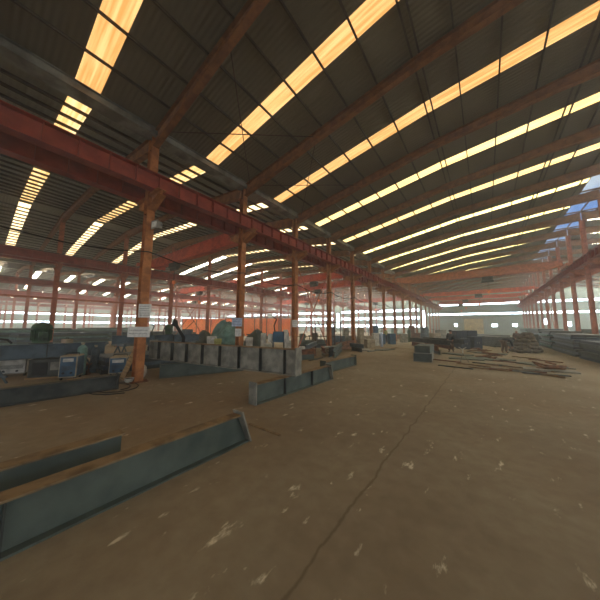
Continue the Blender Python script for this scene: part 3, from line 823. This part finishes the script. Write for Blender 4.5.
# orange screen far back
for q, (px0, px1, D, w) in enumerate(((183, 240, 44, 'left'), (243, 291, 42, 'right'))):
    a = at(px0, D); b2 = at(px1, D); zb, zt = .25, 3.25
    t = thing('tarpaulin_screen', 'bright orange tarpaulin screen on a frame far behind the plate girder, %s one' % w, 'screen', ((a[0]+b2[0])/2, (a[1]+b2[1])/2, 0), math.atan2(b2[1]-a[1], b2[0]-a[0]))
    L_ = math.hypot(b2[0]-a[0], b2[1]-a[1])/2; g = MB(); n_ = 40
    vs = [(-L_+2*L_*k/n_, .06*math.sin(k*1.3), z) for z in (zb, zt) for k in range(n_+1)]
    vs += [(v[0], v[1]+.01, v[2]) for v in vs]
    m_ = n_+1; fs = [(k, k+1, m_+k+1, m_+k) for k in range(n_)] + [(2*m_+k+1, 2*m_+k, 3*m_+k, 3*m_+k+1) for k in range(n_)]
    g.add(vs, fs, 0, None, True); g.build('tarpaulin', M['orange'], t)
    g = MB()
    for k in range(5):
        xx = -L_+2*L_*k/4; g.box(xx-.04, xx+.04, -.14, -.08, 0, zt+.1)
    g.box(-L_-.04, L_+.04, -.14, -.08, zt+.1, zt+.18); g.build('frame', M['steel_dark'], t)

# ------------------------------------------------------------------ stacks of steel sections
def ibm(L_, h, b): g = MB(); g.ibeam(-L_/2, L_/2, h, b, .018, .012); return g
SEC = {}
def section(kind, m):
    """small library of member meshes sharing data"""
    key = (kind, m.name)
    if key in SEC: return SEC[key]
    g = MB()
    if kind == 'plate': g.box(-.4, .4, -.9, .9, 0, .06)
    elif kind == 'strip': g.box(-.07, .07, -.75, .75, 0, .05)
    elif kind == 'beam': g.ibeam(-2.4, 2.4, .34, .2, .018, .012)
    elif kind == 'short': g.ibeam(-.9, .9, .3, .18, .016, .012)
    elif kind == 'angle': g.box(-.04, .04, -1.0, 1.0, 0, .008); g.box(-.04, -.032, -1.0, 1.0, .008, .08)
    elif kind == 'panel':
        g.box(-1.0, 1.0, -3, 3, .14, .16)
        for xx in (-.96, -.3, .3, .96): g.box(xx-.03, xx+.03, -3, 3, 0, .14)
        for yy in (-2.97, 0, 2.97): g.box(-.96, .96, yy-.02, yy+.02, .02, .14)
    o = g.build({'plate': 'steel_plate', 'strip': 'steel_strip', 'beam': 'steel_section', 'short': 'steel_section', 'angle': 'angle_iron', 'panel': 'steel_deck'}[kind], m)
    SEC[key] = (o, [0]); return SEC[key]
CATS = {'plate': 'steel plate', 'strip': 'steel strip', 'beam': 'steel section', 'short': 'steel section', 'angle': 'angle iron', 'panel': 'steel deck'}
def put(kind, m, loc, rz, label, group=None, rx=0.0, ry=0.0):
    o, used = section(kind, m)
    if used[0]: o = o.copy(); col.objects.link(o)
    used[0] += 1
    o.location = loc; o.rotation_euler = (rx, ry, rz)
    for k_ in ('group',):
        if k_ in o: del o[k_]
    return tag(o, label, CATS[kind], group)

rnd = random.Random(11)
def gp(px, py):
    """floor point seen at picture position"""
    D = 2.0*245/(py-326.3); return at(px, D)
# scrap on the floor right of centre
HEAD = ['flat', 'dusty', 'dark', 'thin', 'narrow', 'grey']
spots = [(444, 360, 'strip'), (452, 366, 'strip'), (463, 358, 'plate'), (470, 364, 'strip'), (478, 358, 'plate'), (486, 363, 'strip'), (492, 358, 'plate'),
         (500, 365, 'strip'), (506, 361, 'strip'), (514, 366, 'strip'), (520, 362, 'strip'), (528, 368, 'strip'), (536, 364, 'plate'), (544, 369, 'plate'),
         (548, 366, 'strip'), (530, 372, 'angle'), (512, 370, 'angle'), (540, 373, 'strip'), (500, 369, 'angle'), (484, 368, 'strip'), (455, 354, 'plate'),
         (474, 352, 'strip'), (488, 353, 'plate'), (522, 357, 'strip'), (541, 360, 'strip')]
for q, (px, py, kd) in enumerate(spots):
    x, y = gp(px, py)
    m = [M['rust'], M['steel_dark'], M['steel_grey'], M['dust']][q % 4] if kd != 'plate' else [M['steel_teal'], M['steel_grey']][q % 2]
    put(kd, m, (x, y, .0+.001*q), -PSI*0+1.25+rnd.uniform(-.35, .5), 'loose steel piece in the scrap spread on the open floor right of centre', 'scrap spread on the right floor')
# low dark mounds of offcuts inside the scrap zone
for q, (px, py, w) in enumerate(((477, 351.5, 'behind the scrap, left of the bending man'), (543, 368.5, 'at the right tip of the scrap spread'), (487, 357.5, 'in the middle of the scrap spread'))):
    x, y = gp(px, py); g = MB(); r2 = random.Random(q+40)
    for k in range(9):
        mt = Matrix.Translation((r2.uniform(-.35, .35), r2.uniform(-.25, .25), .015+.035*k)) @ Matrix.Rotation(r2.uniform(0, 3.1), 4, 'Z') @ Matrix.Rotation(r2.uniform(-.05, .05), 4, 'X')
        g.box(-.06, .06, -.45, .45, 0, .05, 0, mt)
    tag(g.build('offcut_heap', M['rust'], None, (x, y, 0)), 'small heap of rusty offcuts %s' % w, 'offcut heap', None, 'stuff')
# box sections stack at (416..432, 345..361)
def boxsec(label, loc, rz, w, h, L_, m=None):
    t = thing('box_section', label, 'box section', loc, rz); m = m or M['steel_grey']
    g = MB(); g.box(-w/2, w/2, 0, L_, 0, .02); g.box(-w/2, w/2, 0, L_, h-.02, h); g.box(-w/2, -w/2+.02, 0, L_, .02, h-.02); g.box(w/2-.02, w/2, 0, L_, .02, h-.02); g.build('walls', m, t)
    g = MB(); g.box(-w/2+.02, w/2-.02, .12, .14, .02, h-.02); g.build('diaphragm', M['steel_teal'], t)
    return t
boxsec('grey box section stub lying in front of the standing person, lower one', (-2.95, 15.4, 0), .12, .95, .48, 2.6)
boxsec('grey box section resting on the lower box section stub', (-3.0, 15.65, .482), .05, .8, .40, 2.2, M['steel_teal'])
for q in range(6):
    x, y = gp(421+q*4.5, 353-q*.5)
    put('beam', [M['steel_teal'], M['rust'], M['steel_dark']][q % 3], (x-.3, y+.4, .0+.345*(q % 3)), .35+.22*(q % 3), 'steel section stacked behind the grey box sections, %s of the pile' % ['bottom left', 'middle left', 'top left', 'bottom right', 'middle right', 'top right'][q])
# dark blue cage cabinets
def cabinet(label, px, D, w, h, d=.9):
    x, y = place(px, D, w, d, PSI+1.57); t = thing('tool_cabinet', label, 'cabinet', (x, y, 0), PSI)
    g = MB(); g.chamfer(-w/2, w/2, -d/2, d/2, .08, h, .02); g.build('case', M['dark_blue'], t)
    for s_ in (-1, 1):
        g = MB(); a_, c_ = sorted((s_*.02, s_*(w/2-.04))); g.box(a_, c_, -d/2-.02, -d/2-.001, .14, h-.06); dd = g.build('door', M['dark_blue'], t)
        g = MB(); g.box(s_*.08-.012, s_*.08+.012, -d/2-.05, -d/2-.021, h*.45, h*.6); g.build('handle', M['steel_grey'], dd)
    g = MB(); g.box(-w/2+.02, w/2-.02, -d/2+.02, d/2-.02, 0, .08); g.build('plinth', M['black'], t)
cabinet('left dark blue steel cabinet behind the standing person', 458, 24.5, 1.05, 1.6)
cabinet('right dark blue steel cabinet behind the standing person', 468.5, 24.5, .95, 1.62)
cabinet('low dark cabinet in front of the right dark blue cabinet', 473, 22.5, .75, 1.1)
cabinet('low dark frame cabinet directly right of the standing person', 461, 22.5, .8, .95)
# tripod stand in front
x, y = gp(460.5, 361)
t = thing('pipe_stand', 'small pale tripod pipe stand at the near edge of the scrap', 'stand', (x, y, 0))
for k in range(3):
    q = k*2.094; g = MB(); g.tube([(0, 0, .5), (.28*math.cos(q), .28*math.sin(q), 0.01)], .02, 8); g.build('leg', M['steel_grey'], t)
g = MB(); g.tube([(0, 0, .5), (0, 0, .72)], .025, 8); g.tube([(-.18, 0, .84), (0, 0, .72), (.18, 0, .84)], .022, 8); g.build('head', M['white'], t)
# long carts / stacks behind the bending man
for q, (px, D, m, lab) in enumerate(((489, 27, M['steel_dark'], 'dark steel panel stack left behind the bending man'), (485, 33, M['steel_teal'], 'teal steel panel stack further behind the bending man'))):
    x, y = at(px, D)
    x, y = place(px, D, 6.2, 2.1, .45)
    for k in range(6): put('panel', m, (x, y, .165*k), .4+.02*k, '%s, %s layer up' % (lab, ['first', 'second', 'third', 'fourth', 'fifth', 'sixth'][k]), lab)
# brown heap of sacks
x0, y0 = at(522.5, 19.6)
r2 = random.Random(5); proto = None; cnt = 0
for lay, (n_, rad, z) in enumerate(((9, .68, 0.0), (8, .60, .25), (7, .52, .5), (6, .41, .75), (4, .27, 1.0), (2, .12, 1.22))):
    for k in range(n_):
        q = 2*math.pi*k/n_+lay*.5
        if proto is None:
            g = MB(); blob(g, 0, 0, .15, .36, .25, .17, 9, 16, 8, .07, flat=True); o = g.build('filled_sack', M['sack']); proto = o
        else: o = proto.copy(); col.objects.link(o)
        o.location = (x0+rad*math.cos(q)*1.1+r2.uniform(-.07, .07)+.1*lay*.3, y0+rad*math.sin(q)*1.0+r2.uniform(-.07, .07), z+r2.uniform(0, .05)); o.rotation_euler = (r2.uniform(-.3, .3) if lay else 0, r2.uniform(-.3, .3) if lay else 0, q+1.57+r2.uniform(-.7, .7))
        tag(o, 'brown filled sack in the tall heap beside the bending man, %s' % ['bottom ring', 'second layer', 'third layer', 'fourth layer', 'fifth layer', 'topmost'][lay], 'sack', 'sacks in the brown heap')
        cnt += 1

# right-hand stacks of deck panels (dark teal)
def pstack(px, D, n_, rz, lab, dz=.165, mats=('steel_dark', 'steel_blue', 'steel_teal'), jit=.12, xy=None):
    x, y = xy or place(px, D, 6.2, 2.1, rz); r3 = random.Random(int(px*7))
    for k in range(n_):
        put('panel', M[mats[k % len(mats)]], (x+r3.uniform(-jit, jit), y+r3.uniform(-jit*2, jit*2), dz*k), rz+r3.uniform(-.04, .04), 'steel deck in the %s, %s layer up' % (lab, ORD[k].replace('nearest', 'first')), lab)
def pstack_xy(x, y, *a, **k):
    pstack(x*13+y, 1, *a, xy=(x, y), **k)
pstack_xy(6.0, 21.0, 7, .05, 'nearest dark stack at the right edge', mats=('dark_blue', 'steel_dark', 'steel_dark'))
pstack_xy(5.7, 27.8, 9, .02, 'second stack from right edge', mats=('dark_blue', 'steel_blue', 'steel_dark'))
pstack_xy(5.6, 34.6, 10, -.02, 'third stack from right edge', mats=('steel_dark', 'teal_tarp', 'steel_blue'))
pstack_xy(5.5, 41.4, 11, .03, 'fourth stack from right edge', mats=('steel_teal', 'steel_blue', 'steel_dark'))
pstack_xy(5.3, 48.2, 11, .0, 'fifth stack from right edge', mats=('teal_tarp', 'steel_dark'))
pstack_xy(9.0, 30.0, 11, .0, 'stack behind the right-hand columns', mats=('teal_tarp', 'steel_blue'))
pstack_xy(9.0, 37.0, 11, .0, 'farther stack behind the right-hand columns', mats=('steel_teal', 'steel_blue'))
x, y = 3.5, 32.5; boxsec('pale grey box section standing between the sack heap and the right stacks', (x, y, 0), 0.0, 1.0, 1.3, 3.0, M['steel_blue'])

# ------------------------------------------------------------------ clutter along the left row in the middle distance
mid = [(303, 14.8, 'short'), (309, 15.5, 'angle'), (316, 15.0, 'strip'), (323, 16.5, 'short'), (331, 17.0, 'short'), (338, 18.0, 'beam'), (347, 19.5, 'beam'), (356, 20.0, 'short'),
       (364, 21.0, 'plate'), (372, 20.0, 'strip'), (384, 20.8, 'plate'), (392, 22.0, 'strip'), (351, 17.8, 'plate'), (340, 17.0, 'strip'), (360, 24.0, 'beam'), (370, 27.0, 'beam'),
       (312, 17.8, 'beam'), (320, 19.0, 'beam'), (330, 20.5, 'short'), (380, 30.0, 'beam'), (392, 34.0, 'beam'), (400, 38.0, 'beam')]
for q, (px, D, kd) in enumerate(mid):
    ar = rnd.uniform(-.6, .9); x, y = place(px, D, {'beam': 4.8, 'short': 1.8, 'plate': 1.8, 'strip': 1.5, 'angle': 2.0}[kd], {'plate': .8}.get(kd, .3), ar); m = [M['steel_teal'], M['rust'], M['steel_dark'], M['steel_grey'], M['steel_blue']][q % 5]
    put(kd, m, (x, y, .0), ar, 'loose steel member on the floor among the machines along the near left row', 'steel members along the left row')
    if kd in ('beam', 'short'):
        put(kd, M[['rust', 'steel_blue', 'steel_teal'][q % 3]], (x, y, .345 if kd == 'beam' else .305), ar+rnd.uniform(-.25, .25), 'steel member laid across another among the machines along the near left row', 'upper steel members along the left row')
# leaning stacks and machines
def lathe_machine(px, D, label, m, w=1.1, h=1.3):
    x, y = place(px, D, w, .8, PSI+1.77); t = thing('workshop_machine', label, 'machine', (x, y, 0), PSI+.2)
    g = MB(); g.chamfer(-w/2, w/2, -.4, .4, 0, h*.55, .04); g.build('bed', m, t)
    g = MB(); g.chamfer(-w/2, -w/2+w*.38, -.33, .33, h*.55, h, .04); g.build('head', m, t)
    g = MB(); g.tube([(-w/2+w*.38, 0, h*.8), (-w/2+w*.52, 0, h*.8)], .12, 16); g.build('chuck', M['steel_grey'], t)
    g = MB(); g.tube([(w*.3, -.1, h*.55), (w*.3, -.1, h*.85)], .03, 8); g.tube([(w*.18, -.1, h*.85), (w*.42, -.1, h*.85)], .03, 8); g.build('handwheel_post', M['black'], t)
lathe_machine(306, 17.0, 'grey-green workshop machine just right of the third left column', M['steel_teal'])
lathe_machine(318, 18.0, 'dark workshop machine between the third and fourth left columns', M['steel_dark'], .9, 1.35)
lathe_machine(336, 21.0, 'blue-grey workshop machine right of the fourth left column', M['steel_blue'], 1.6, 1.9)
lathe_machine(349, 23.5, 'pale grey workshop machine left of the fifth left column', M['steel_grey'], 1.3, 1.8)
lathe_machine(364, 25.0, 'cream workshop machine between the fifth and sixth left columns', M['beige'], 1.3, 1.9)
lathe_machine(378, 28.0, 'blue workshop machine left of the person in pale clothing', M['blue'], 1.3, 2.1)
lathe_machine(397, 36.0, 'teal workshop machine beyond the person in pale clothing', M['teal_tarp'], 2.0, 1.7)
lathe_machine(414, 34.0, 'brown workshop machine near the end of the left row', M['rust'], 1.5, 2.1)
lathe_machine(428, 33.0, 'grey-blue workshop machine behind the stacked steel sections', M['steel_blue'], 2.0, 1.9)
lathe_machine(196, 18.0, 'blue-grey workshop machine behind the extraction arm', M['steel_blue'], 1.8, 1.7)
lathe_machine(245, 16.0, 'cream workshop machine beside the second left column', M['beige'], .9, 1.55)
lathe_machine(268, 17.0, 'white workshop machine left of the blue wire feeder', M['white'], .9, 1.5)
lathe_machine(289, 19.0, 'white workshop machine left of the third left column', M['white'], .8, 1.7)
x, y = at(408.5, 32); cylinder('tall green gas cylinder standing near the end of the left row', (x, y, 0), M['green'], 1.75, .22)
x, y = at(381, 24.5); cylinder('tall pale blue gas cylinder left of the person in pale clothing', (x, y, 0), M['paper_blue'], 1.5, .13)
for q, (px, D, hh, w) in enumerate(((325, 18.5, 2.1, 'near the fourth left column'), (304, 19.0, 1.9, 'near the third left column'), (334, 20, 2.3, 'right of the fourth left column'))):
    x, y = place(px, D, 1.8, .2, PSI+1.57+.3*q); g = MB(); g.box(-.9, -.82, -.03, .03, 0, hh); g.box(.82, .9, -.03, .03, 0, hh); g.box(-.9, .9, -.03, .03, hh, hh+.07); g.box(-.9, .9, -.03, .03, hh*.5, hh*.5+.06)
    tag(g.build('pipe_rack', M['rod'], None, (x, y, 0), (0, 0, PSI+.3*q)), 'thin upright steel rack %s' % w, 'rack')

def case(px, D, z, m, w_, h_, lab):
    x, y = place(px, D, w_, w_*.85, PSI+1.77); t = thing('equipment_case', lab, 'case', (x, y, z), PSI+.2)
    g = MB(); g.chamfer(-w_/2, w_/2, -w_*.4, w_*.4, 0, h_*.82, .015); g.build('box_body', m, t)
    g = MB(); g.chamfer(-w_/2-.015, w_/2+.015, -w_*.4-.015, w_*.4+.015, h_*.82, h_, .012); g.build('lid', m, t)
    g = MB(); g.tube([(-.08, -w_*.4-.015, h_*.6), (-.08, -w_*.4-.05, h_*.6), (.08, -w_*.4-.05, h_*.6), (.08, -w_*.4-.015, h_*.6)], .01, 6); g.build('handle', M['black'], t)
for a_ in ((301, 15.4, 0, M['white'], .5, .6, 'white equipment case just right of the third left column'),
           (308, 14.2, 0, M['steel_grey'], .5, .35, 'low grey equipment case right of the third left column, in front'),
           (327, 15.8, 0, M['white'], .45, .55, 'white equipment case in front of the fourth left column'),
           (342, 19.5, 0, M['beige'], .6, .9, 'cream equipment case right of the fourth left column'),
           (355, 22.0, 0, M['white'], .7, 1.0, 'white equipment case left of the fifth left column, tall'),
           (369, 23.0, 0, M['beige'], .8, .8, 'cream equipment case left of the sixth left column'),
           (375, 25.5, 0, M['white'], .6, 1.3, 'tall white equipment case left of the blue workshop machine'),
           (391, 28.0, 0, M['blue'], .7, 1.2, 'blue equipment case right of the person in pale clothing'),
           (403, 31.0, 0, M['steel_grey'], .8, 1.1, 'grey equipment case left of the tall green gas cylinder'),
           (434, 27.0, 0, M['beige'], .9, 1.3, 'cream equipment case behind the stacked steel sections'),
           (440, 30.0, 0, M['steel_grey'], .9, 1.6, 'grey equipment case left of the standing person, far back'),
           (213, 15.0, 0, M['white'], .5, 1.35, 'white equipment case between the pile and the teal covered machine'),
           (250, 15.0, 0, M['white'], .4, 1.3, 'small white equipment case right of the second left column'),
           (219, 14.2, 0, M['hivis'], .35, 1.25, 'yellow-green equipment case behind the middle of the plate girder')):
    case(*a_)
for n_q, (yy, w_, m_) in enumerate(((-.6, 'grey', 'steel_grey'), (2.35, 'cream', 'beige'))):
    t = thing('tool_box', 'small %s tool box on top of the raised girder near the large green motor' % w_, 'tool box', (-13.8+.05*yy, yy, 1.262), .2)
    g = MB(); g.chamfer(-.22, .22, -.12, .12, 0, .16, .02); g.build('box_body', M[m_], t)
    g = MB(); g.tube([(-.1, 0, .16), (-.1, 0, .21), (.1, 0, .21), (.1, 0, .16)], .01, 6); g.build('handle', M['black'], t)

pstack(41, 1, 4, .0, 'low stack under the rear raised girder', mats=('steel_dark', 'steel_blue'), jit=.02, xy=(-13.45, 6.3))
# stacks in the left aisles, seen between machines and side wall
for q, (px, D, n_, lab) in enumerate(((8, 21, 9, 'far left stack beyond green motor'), (28, 24, 10, 'stack behind the green motor'), (66, 22, 8, 'long stack right of green motor'),
        (90, 24, 9, 'stack behind the gas cylinders'), (110, 30, 10, 'far stack left of poster column'), (150, 26, 8, 'far stack right of poster column'))):
    pstack(px, D, n_, .15, lab, mats=('steel_teal', 'steel_blue', 'teal_tarp'), jit=.05)

# ------------------------------------------------------------------ people
def skin_mesh(name, verts, edges, radii, m, parent, root=0, sub=2):
    me = bpy.data.meshes.new(name); me.from_pydata(verts, edges, []); me.update()
    o = bpy.data.objects.new(name, me); col.objects.link(o); o.parent = parent
    me.materials.append(m)
    o.modifiers.new('Skin', 'SKIN')
    if not me.skin_vertices:
        me.attributes  # noqa
    sv = me.skin_vertices[0].data if me.skin_vertices else None
    if sv is None: return o
    for i, r in enumerate(radii):
        sv[i].radius = (r, r) if not isinstance(r, tuple) else r
        sv[i].use_root = (i == root)
    s_ = o.modifiers.new('Subdivision', 'SUBSURF'); s_.levels = sub; s_.render_levels = sub
    o.modifiers['Skin'].use_smooth_shade = True
    return o
def person(label, loc, rz, J, shirt, trousers, cap=None, hair=True):
    """J: joints in local space (x right, y forward, z up)"""
    t = thing('person', label, 'person', loc, rz)
    V = ['pelvis', 'belly', 'chest', 'neck', 'head0', 'head', 'hipL', 'kneeL', 'ankL', 'toeL', 'hipR', 'kneeR', 'ankR', 'toeR',
         'shL', 'elL', 'wrL', 'hdL', 'shR', 'elR', 'wrR', 'hdR']
    E_ = [(0, 1), (1, 2), (2, 3), (3, 4), (4, 5), (0, 6), (6, 7), (7, 8), (8, 9), (0, 10), (10, 11), (11, 12), (12, 13), (2, 14), (14, 15), (15, 16), (16, 17),
          (2, 18), (18, 19), (19, 20), (20, 21)]
    R_ = dict(pelvis=.125, belly=.115, chest=.14, neck=.055, head0=.08, head=.10, hipL=.085, kneeL=.055, ankL=.04, toeL=.035, shL=.055, elL=.04, wrL=.028, hdL=.035)
    rr = [R_.get(v, R_.get(v.replace('R', 'L'), .05)) for v in V]
    o = skin_mesh('body', [J[v] for v in V], E_, rr, M['skin'], t, 0)
    # clothing, slightly larger, over the same joints
    up = ['pelvis', 'belly', 'chest', 'neckb', 'shL', 'elL', 'wrLs', 'shR', 'elR', 'wrRs']
    J2 = dict(J); lerp = lambda a, b, f: tuple(a[i]+(b[i]-a[i])*f for i in range(3))
    J2['neckb'] = lerp(J['chest'], J['neck'], .6); J2['wrLs'] = lerp(J['elL'], J['wrL'], .85); J2['wrRs'] = lerp(J['elR'], J['wrR'], .85)
    skin_mesh('shirt', [J2[v] for v in up], [(0, 1), (1, 2), (2, 3), (2, 4), (4, 5), (5, 6), (2, 7), (7, 8), (8, 9)], [.18, .175, .20, .085, .10, .075, .06, .10, .075, .06], shirt, t)
    J2['kL'] = lerp(J['kneeL'], J['ankL'], .95); J2['kR'] = lerp(J['kneeR'], J['ankR'], .95)
    lo = ['pelvis', 'hipL', 'kneeL', 'kL', 'hipR', 'kneeR', 'kR']
    skin_mesh('trousers', [J2[v] for v in lo], [(0, 1), (1, 2), (2, 3), (0, 4), (4, 5), (5, 6)], [.17, .125, .09, .075, .125, .09, .075], trousers, t)
    for s_ in 'LR':
        skin_mesh('shoe', [J['ank'+s_], lerp(J['ank'+s_], J['toe'+s_], .5), J['toe'+s_]], [(0, 1), (1, 2)], [.05, .055, .045], M['black'], t, sub=1)
    # fingers
    for s_ in 'LR':
        h0 = Vector(J['hd'+s_]); w0 = Vector(J['wr'+s_]); dd = (h0-w0).normalized(); sd = dd.orthogonal().normalized()
        vs = []; es = []; rs = []
        for k in range(5):
            off = sd*(.016*(k-1.5)) if k < 4 else sd*.045
            p0 = h0+off*.8; L2 = (.075, .085, .08, .062, .05)[k]; dr = dd if k < 4 else (dd+sd*.9).normalized()
            n0 = len(vs); vs += [tuple(p0-dr*.02), tuple(p0+dr*L2*.5), tuple(p0+dr*L2+dd.cross(sd)*.02)]; es += [(n0, n0+1), (n0+1, n0+2)]
        g = MB()
        for k in range(5): g.tube(vs[3*k:3*k+3], [.011, .010, .008], 6)
        g.build('fingers', M['skin'], t)
    # face and hair
    hd = Vector(J['head']); f = Vector(J['face']).normalized()
    upv = (hd-Vector(J['head0'])).normalized(); rt = f.cross(upv).normalized()
    g = MB()
    g.tube([hd+f*.085+upv*.01, hd+f*.118-upv*.02], [.012, .016], 8); g.build('nose', M['skin'], t)
    g = MB()
    for s_ in (-1, 1): blobp = hd+f*.09+rt*.034*s_+upv*.022; g.tube([blobp, blobp+f*.008], .010, 8)
    g.build('eyes', M['black'], t)
    g = MB(); q_ = hd+f*.088-upv*.055; g.tube([q_-rt*.022, q_+f*.006, q_+rt*.022], .006, 6); g.build('mouth', M['brown_cloth'], t)
    g = MB(); B = Matrix.Translation(hd+upv*.025-f*.012) @ Matrix((rt, f, upv)).transposed().to_4x4()
    prof_ = [(.118, -.03), (.12, -.01), (.116, .03), (.10, .07), (.065, .10), (.01, .115)]
    g.lathe(prof_, 18, 0, B)
    if cap: g.box(-.06, .06, .09, .19, -.005, .008, 0, B)
    g.build('cap' if cap else 'hair', cap or M['hair'], t)
    g = MB()
    for s_ in (-1, 1): e_ = hd+rt*.1*s_-upv*.01; g.tube([e_-upv*.02, e_+upv*.02], .014, 6)
    g.build('ears', M['skin'], t)
    return t
STAND = dict(pelvis=(0, 0, .92), belly=(0, 0, 1.08), chest=(0, 0, 1.30), neck=(0, 0, 1.46), head0=(0, .01, 1.54), head=(0, .03, 1.62), face=(0, 1, -.1),
             hipL=(-.1, 0, .86), kneeL=(-.11, .03, .48), ankL=(-.12, -.02, .08), toeL=(-.14, .14, .04), hipR=(.1, 0, .86), kneeR=(.12, .05, .48), ankR=(.14, .0, .08), toeR=(.17, .16, .04),
             shL=(-.19, 0, 1.40), elL=(-.25, .0, 1.12), wrL=(-.2, .17, .95), hdL=(-.17, .24, .92), shR=(.19, 0, 1.40), elR=(.25, -.02, 1.12), wrR=(.2, .17, .98), hdR=(.16, .25, .96))
BEND = dict(pelvis=(0, 0, .92), belly=(0, .18, 1.0), chest=(0, .42, .98), neck=(0, .58, .92), head0=(0, .66, .88), head=(0, .74, .84), face=(0, .5, -.85),
            hipL=(-.1, 0, .86), kneeL=(-.13, .06, .48), ankL=(-.15, -.03, .08), toeL=(-.17, .13, .04), hipR=(.1, 0, .86), kneeR=(.13, .06, .48), ankR=(.16, .0, .08), toeR=(.19, .16, .04),
            shL=(-.19, .46, .94), elL=(-.22, .52, .68), wrL=(-.15, .62, .46), hdL=(-.12, .67, .39), shR=(.19, .46, .94), elR=(.22, .52, .68), wrR=(.15, .62, .46), hdR=(.12, .67, .39))
x, y = at(449.5, 19.6); person('person in navy jacket and brown trousers standing before the dark cabinets', (x, y, 0), PSI+2.4, STAND, M['navy_cloth'], M['brown_cloth'])
x, y = at(501.5, 19.2); person('person in dark clothes bending forward over the floor left of the sack heap', (x, y, 0), PSI-1.35, BEND, M['navy_cloth'], M['brown_cloth'])
x, y = at(515, 22.0); person('person wearing a white cap standing behind the brown sack heap', (x, y, 0), PSI+2.9, STAND, M['brown_cloth'], M['navy_cloth'], cap=M['white'])
x, y = at(385.5, 30.0); person('person in pale yellow-green top standing among machines in the left distance', (x, y, 0), PSI+2.0, STAND, M['hivis'], M['navy_cloth'], cap=M['orange'])

# ------------------------------------------------------------------ haze, world, camera
HAZE = True
if HAZE:
    g = MB(); g.box(XL+.02, XR-.02, YF+.02, YE-.02, .01, 12.6)
    m = bpy.data.materials.new('dusty_air'); m.use_nodes = True; nt = m.node_tree; nt.nodes.clear()
    out = nt.nodes.new('ShaderNodeOutputMaterial'); v = nt.nodes.new('ShaderNodeVolumePrincipled')
    v.inputs['Color'].default_value = (.92, .97, 1, 1); v.inputs['Density'].default_value = .0065; v.inputs['Anisotropy'].default_value = .3
    nt.links.new(v.outputs[0], out.inputs['Volume'])
    o = g.build('dust_haze', m); tag(o, 'thin dusty haze hanging in the hall', None, None, 'stuff'); o['category'] = 'haze'

w = bpy.data.worlds.new('World'); scene.world = w; w.use_nodes = True
nt = w.node_tree; bg = nt.nodes['Background']
tc = nt.nodes.new('ShaderNodeTexCoord'); n_ = nt.nodes.new('ShaderNodeTexNoise'); n_.inputs['Scale'].default_value = 5; n_.inputs['Detail'].default_value = 5
r = nt.nodes.new('ShaderNodeValToRGB'); r.color_ramp.elements[0].position = .42; r.color_ramp.elements[1].position = .60
r.color_ramp.elements[0].color = (.17, .33, .66, 1); r.color_ramp.elements[1].color = (.62, .70, .76, 1)
nt.links.new(tc.outputs['Generated'], n_.inputs['Vector']); nt.links.new(n_.outputs['Fac'], r.inputs['Fac'])
sp = nt.nodes.new('ShaderNodeSeparateXYZ'); nt.links.new(tc.outputs['Generated'], sp.inputs[0])
el = nt.nodes.new('ShaderNodeMapRange'); el.inputs['From Min'].default_value = .08; el.inputs['From Max'].default_value = .2
nt.links.new(sp.outputs['Z'], el.inputs['Value'])
mx = nt.nodes.new('ShaderNodeMix'); mx.data_type = 'RGBA'; nt.links.new(el.outputs[0], mx.inputs[0])
mx.inputs[6].default_value = (2.6, 2.5, 2.3, 1); nt.links.new(r.outputs['Color'], mx.inputs[7])  # horizon band brightened to send more light through the added front gateways
nt.links.new(mx.outputs[2], bg.inputs['Color'])
bg.inputs['Strength'].default_value = 0.75

cd = bpy.data.cameras.new('camera'); cam = bpy.data.objects.new('camera', cd); col.objects.link(cam)
cd.sensor_width = 36; cd.sensor_fit = 'HORIZONTAL'; cd.lens = FPX*36/600; cd.clip_start = .05; cd.clip_end = 500
c, s_ = math.cos(PSI), math.sin(PSI); ct, st = math.cos(TH), math.sin(TH)
F = Vector((-s_*ct, c*ct, st)); R = Vector((c, s_, 0)); U = Vector((s_*st, -c*st, ct))
cr, sr = math.cos(ROLL), math.sin(ROLL)
R2 = R*cr + U*sr; U2 = U*cr - R*sr
mt = Matrix((R2, U2, -F)).transposed().to_4x4(); mt.translation = (0, 0, EYE)
cam.matrix_world = mt
scene.camera = cam
scene.view_settings.view_transform = 'Standard'; scene.view_settings.look = 'None'
scene.view_settings.exposure = 0.75; scene.view_settings.gamma = 1.0; scene.view_settings.use_curve_mapping = False
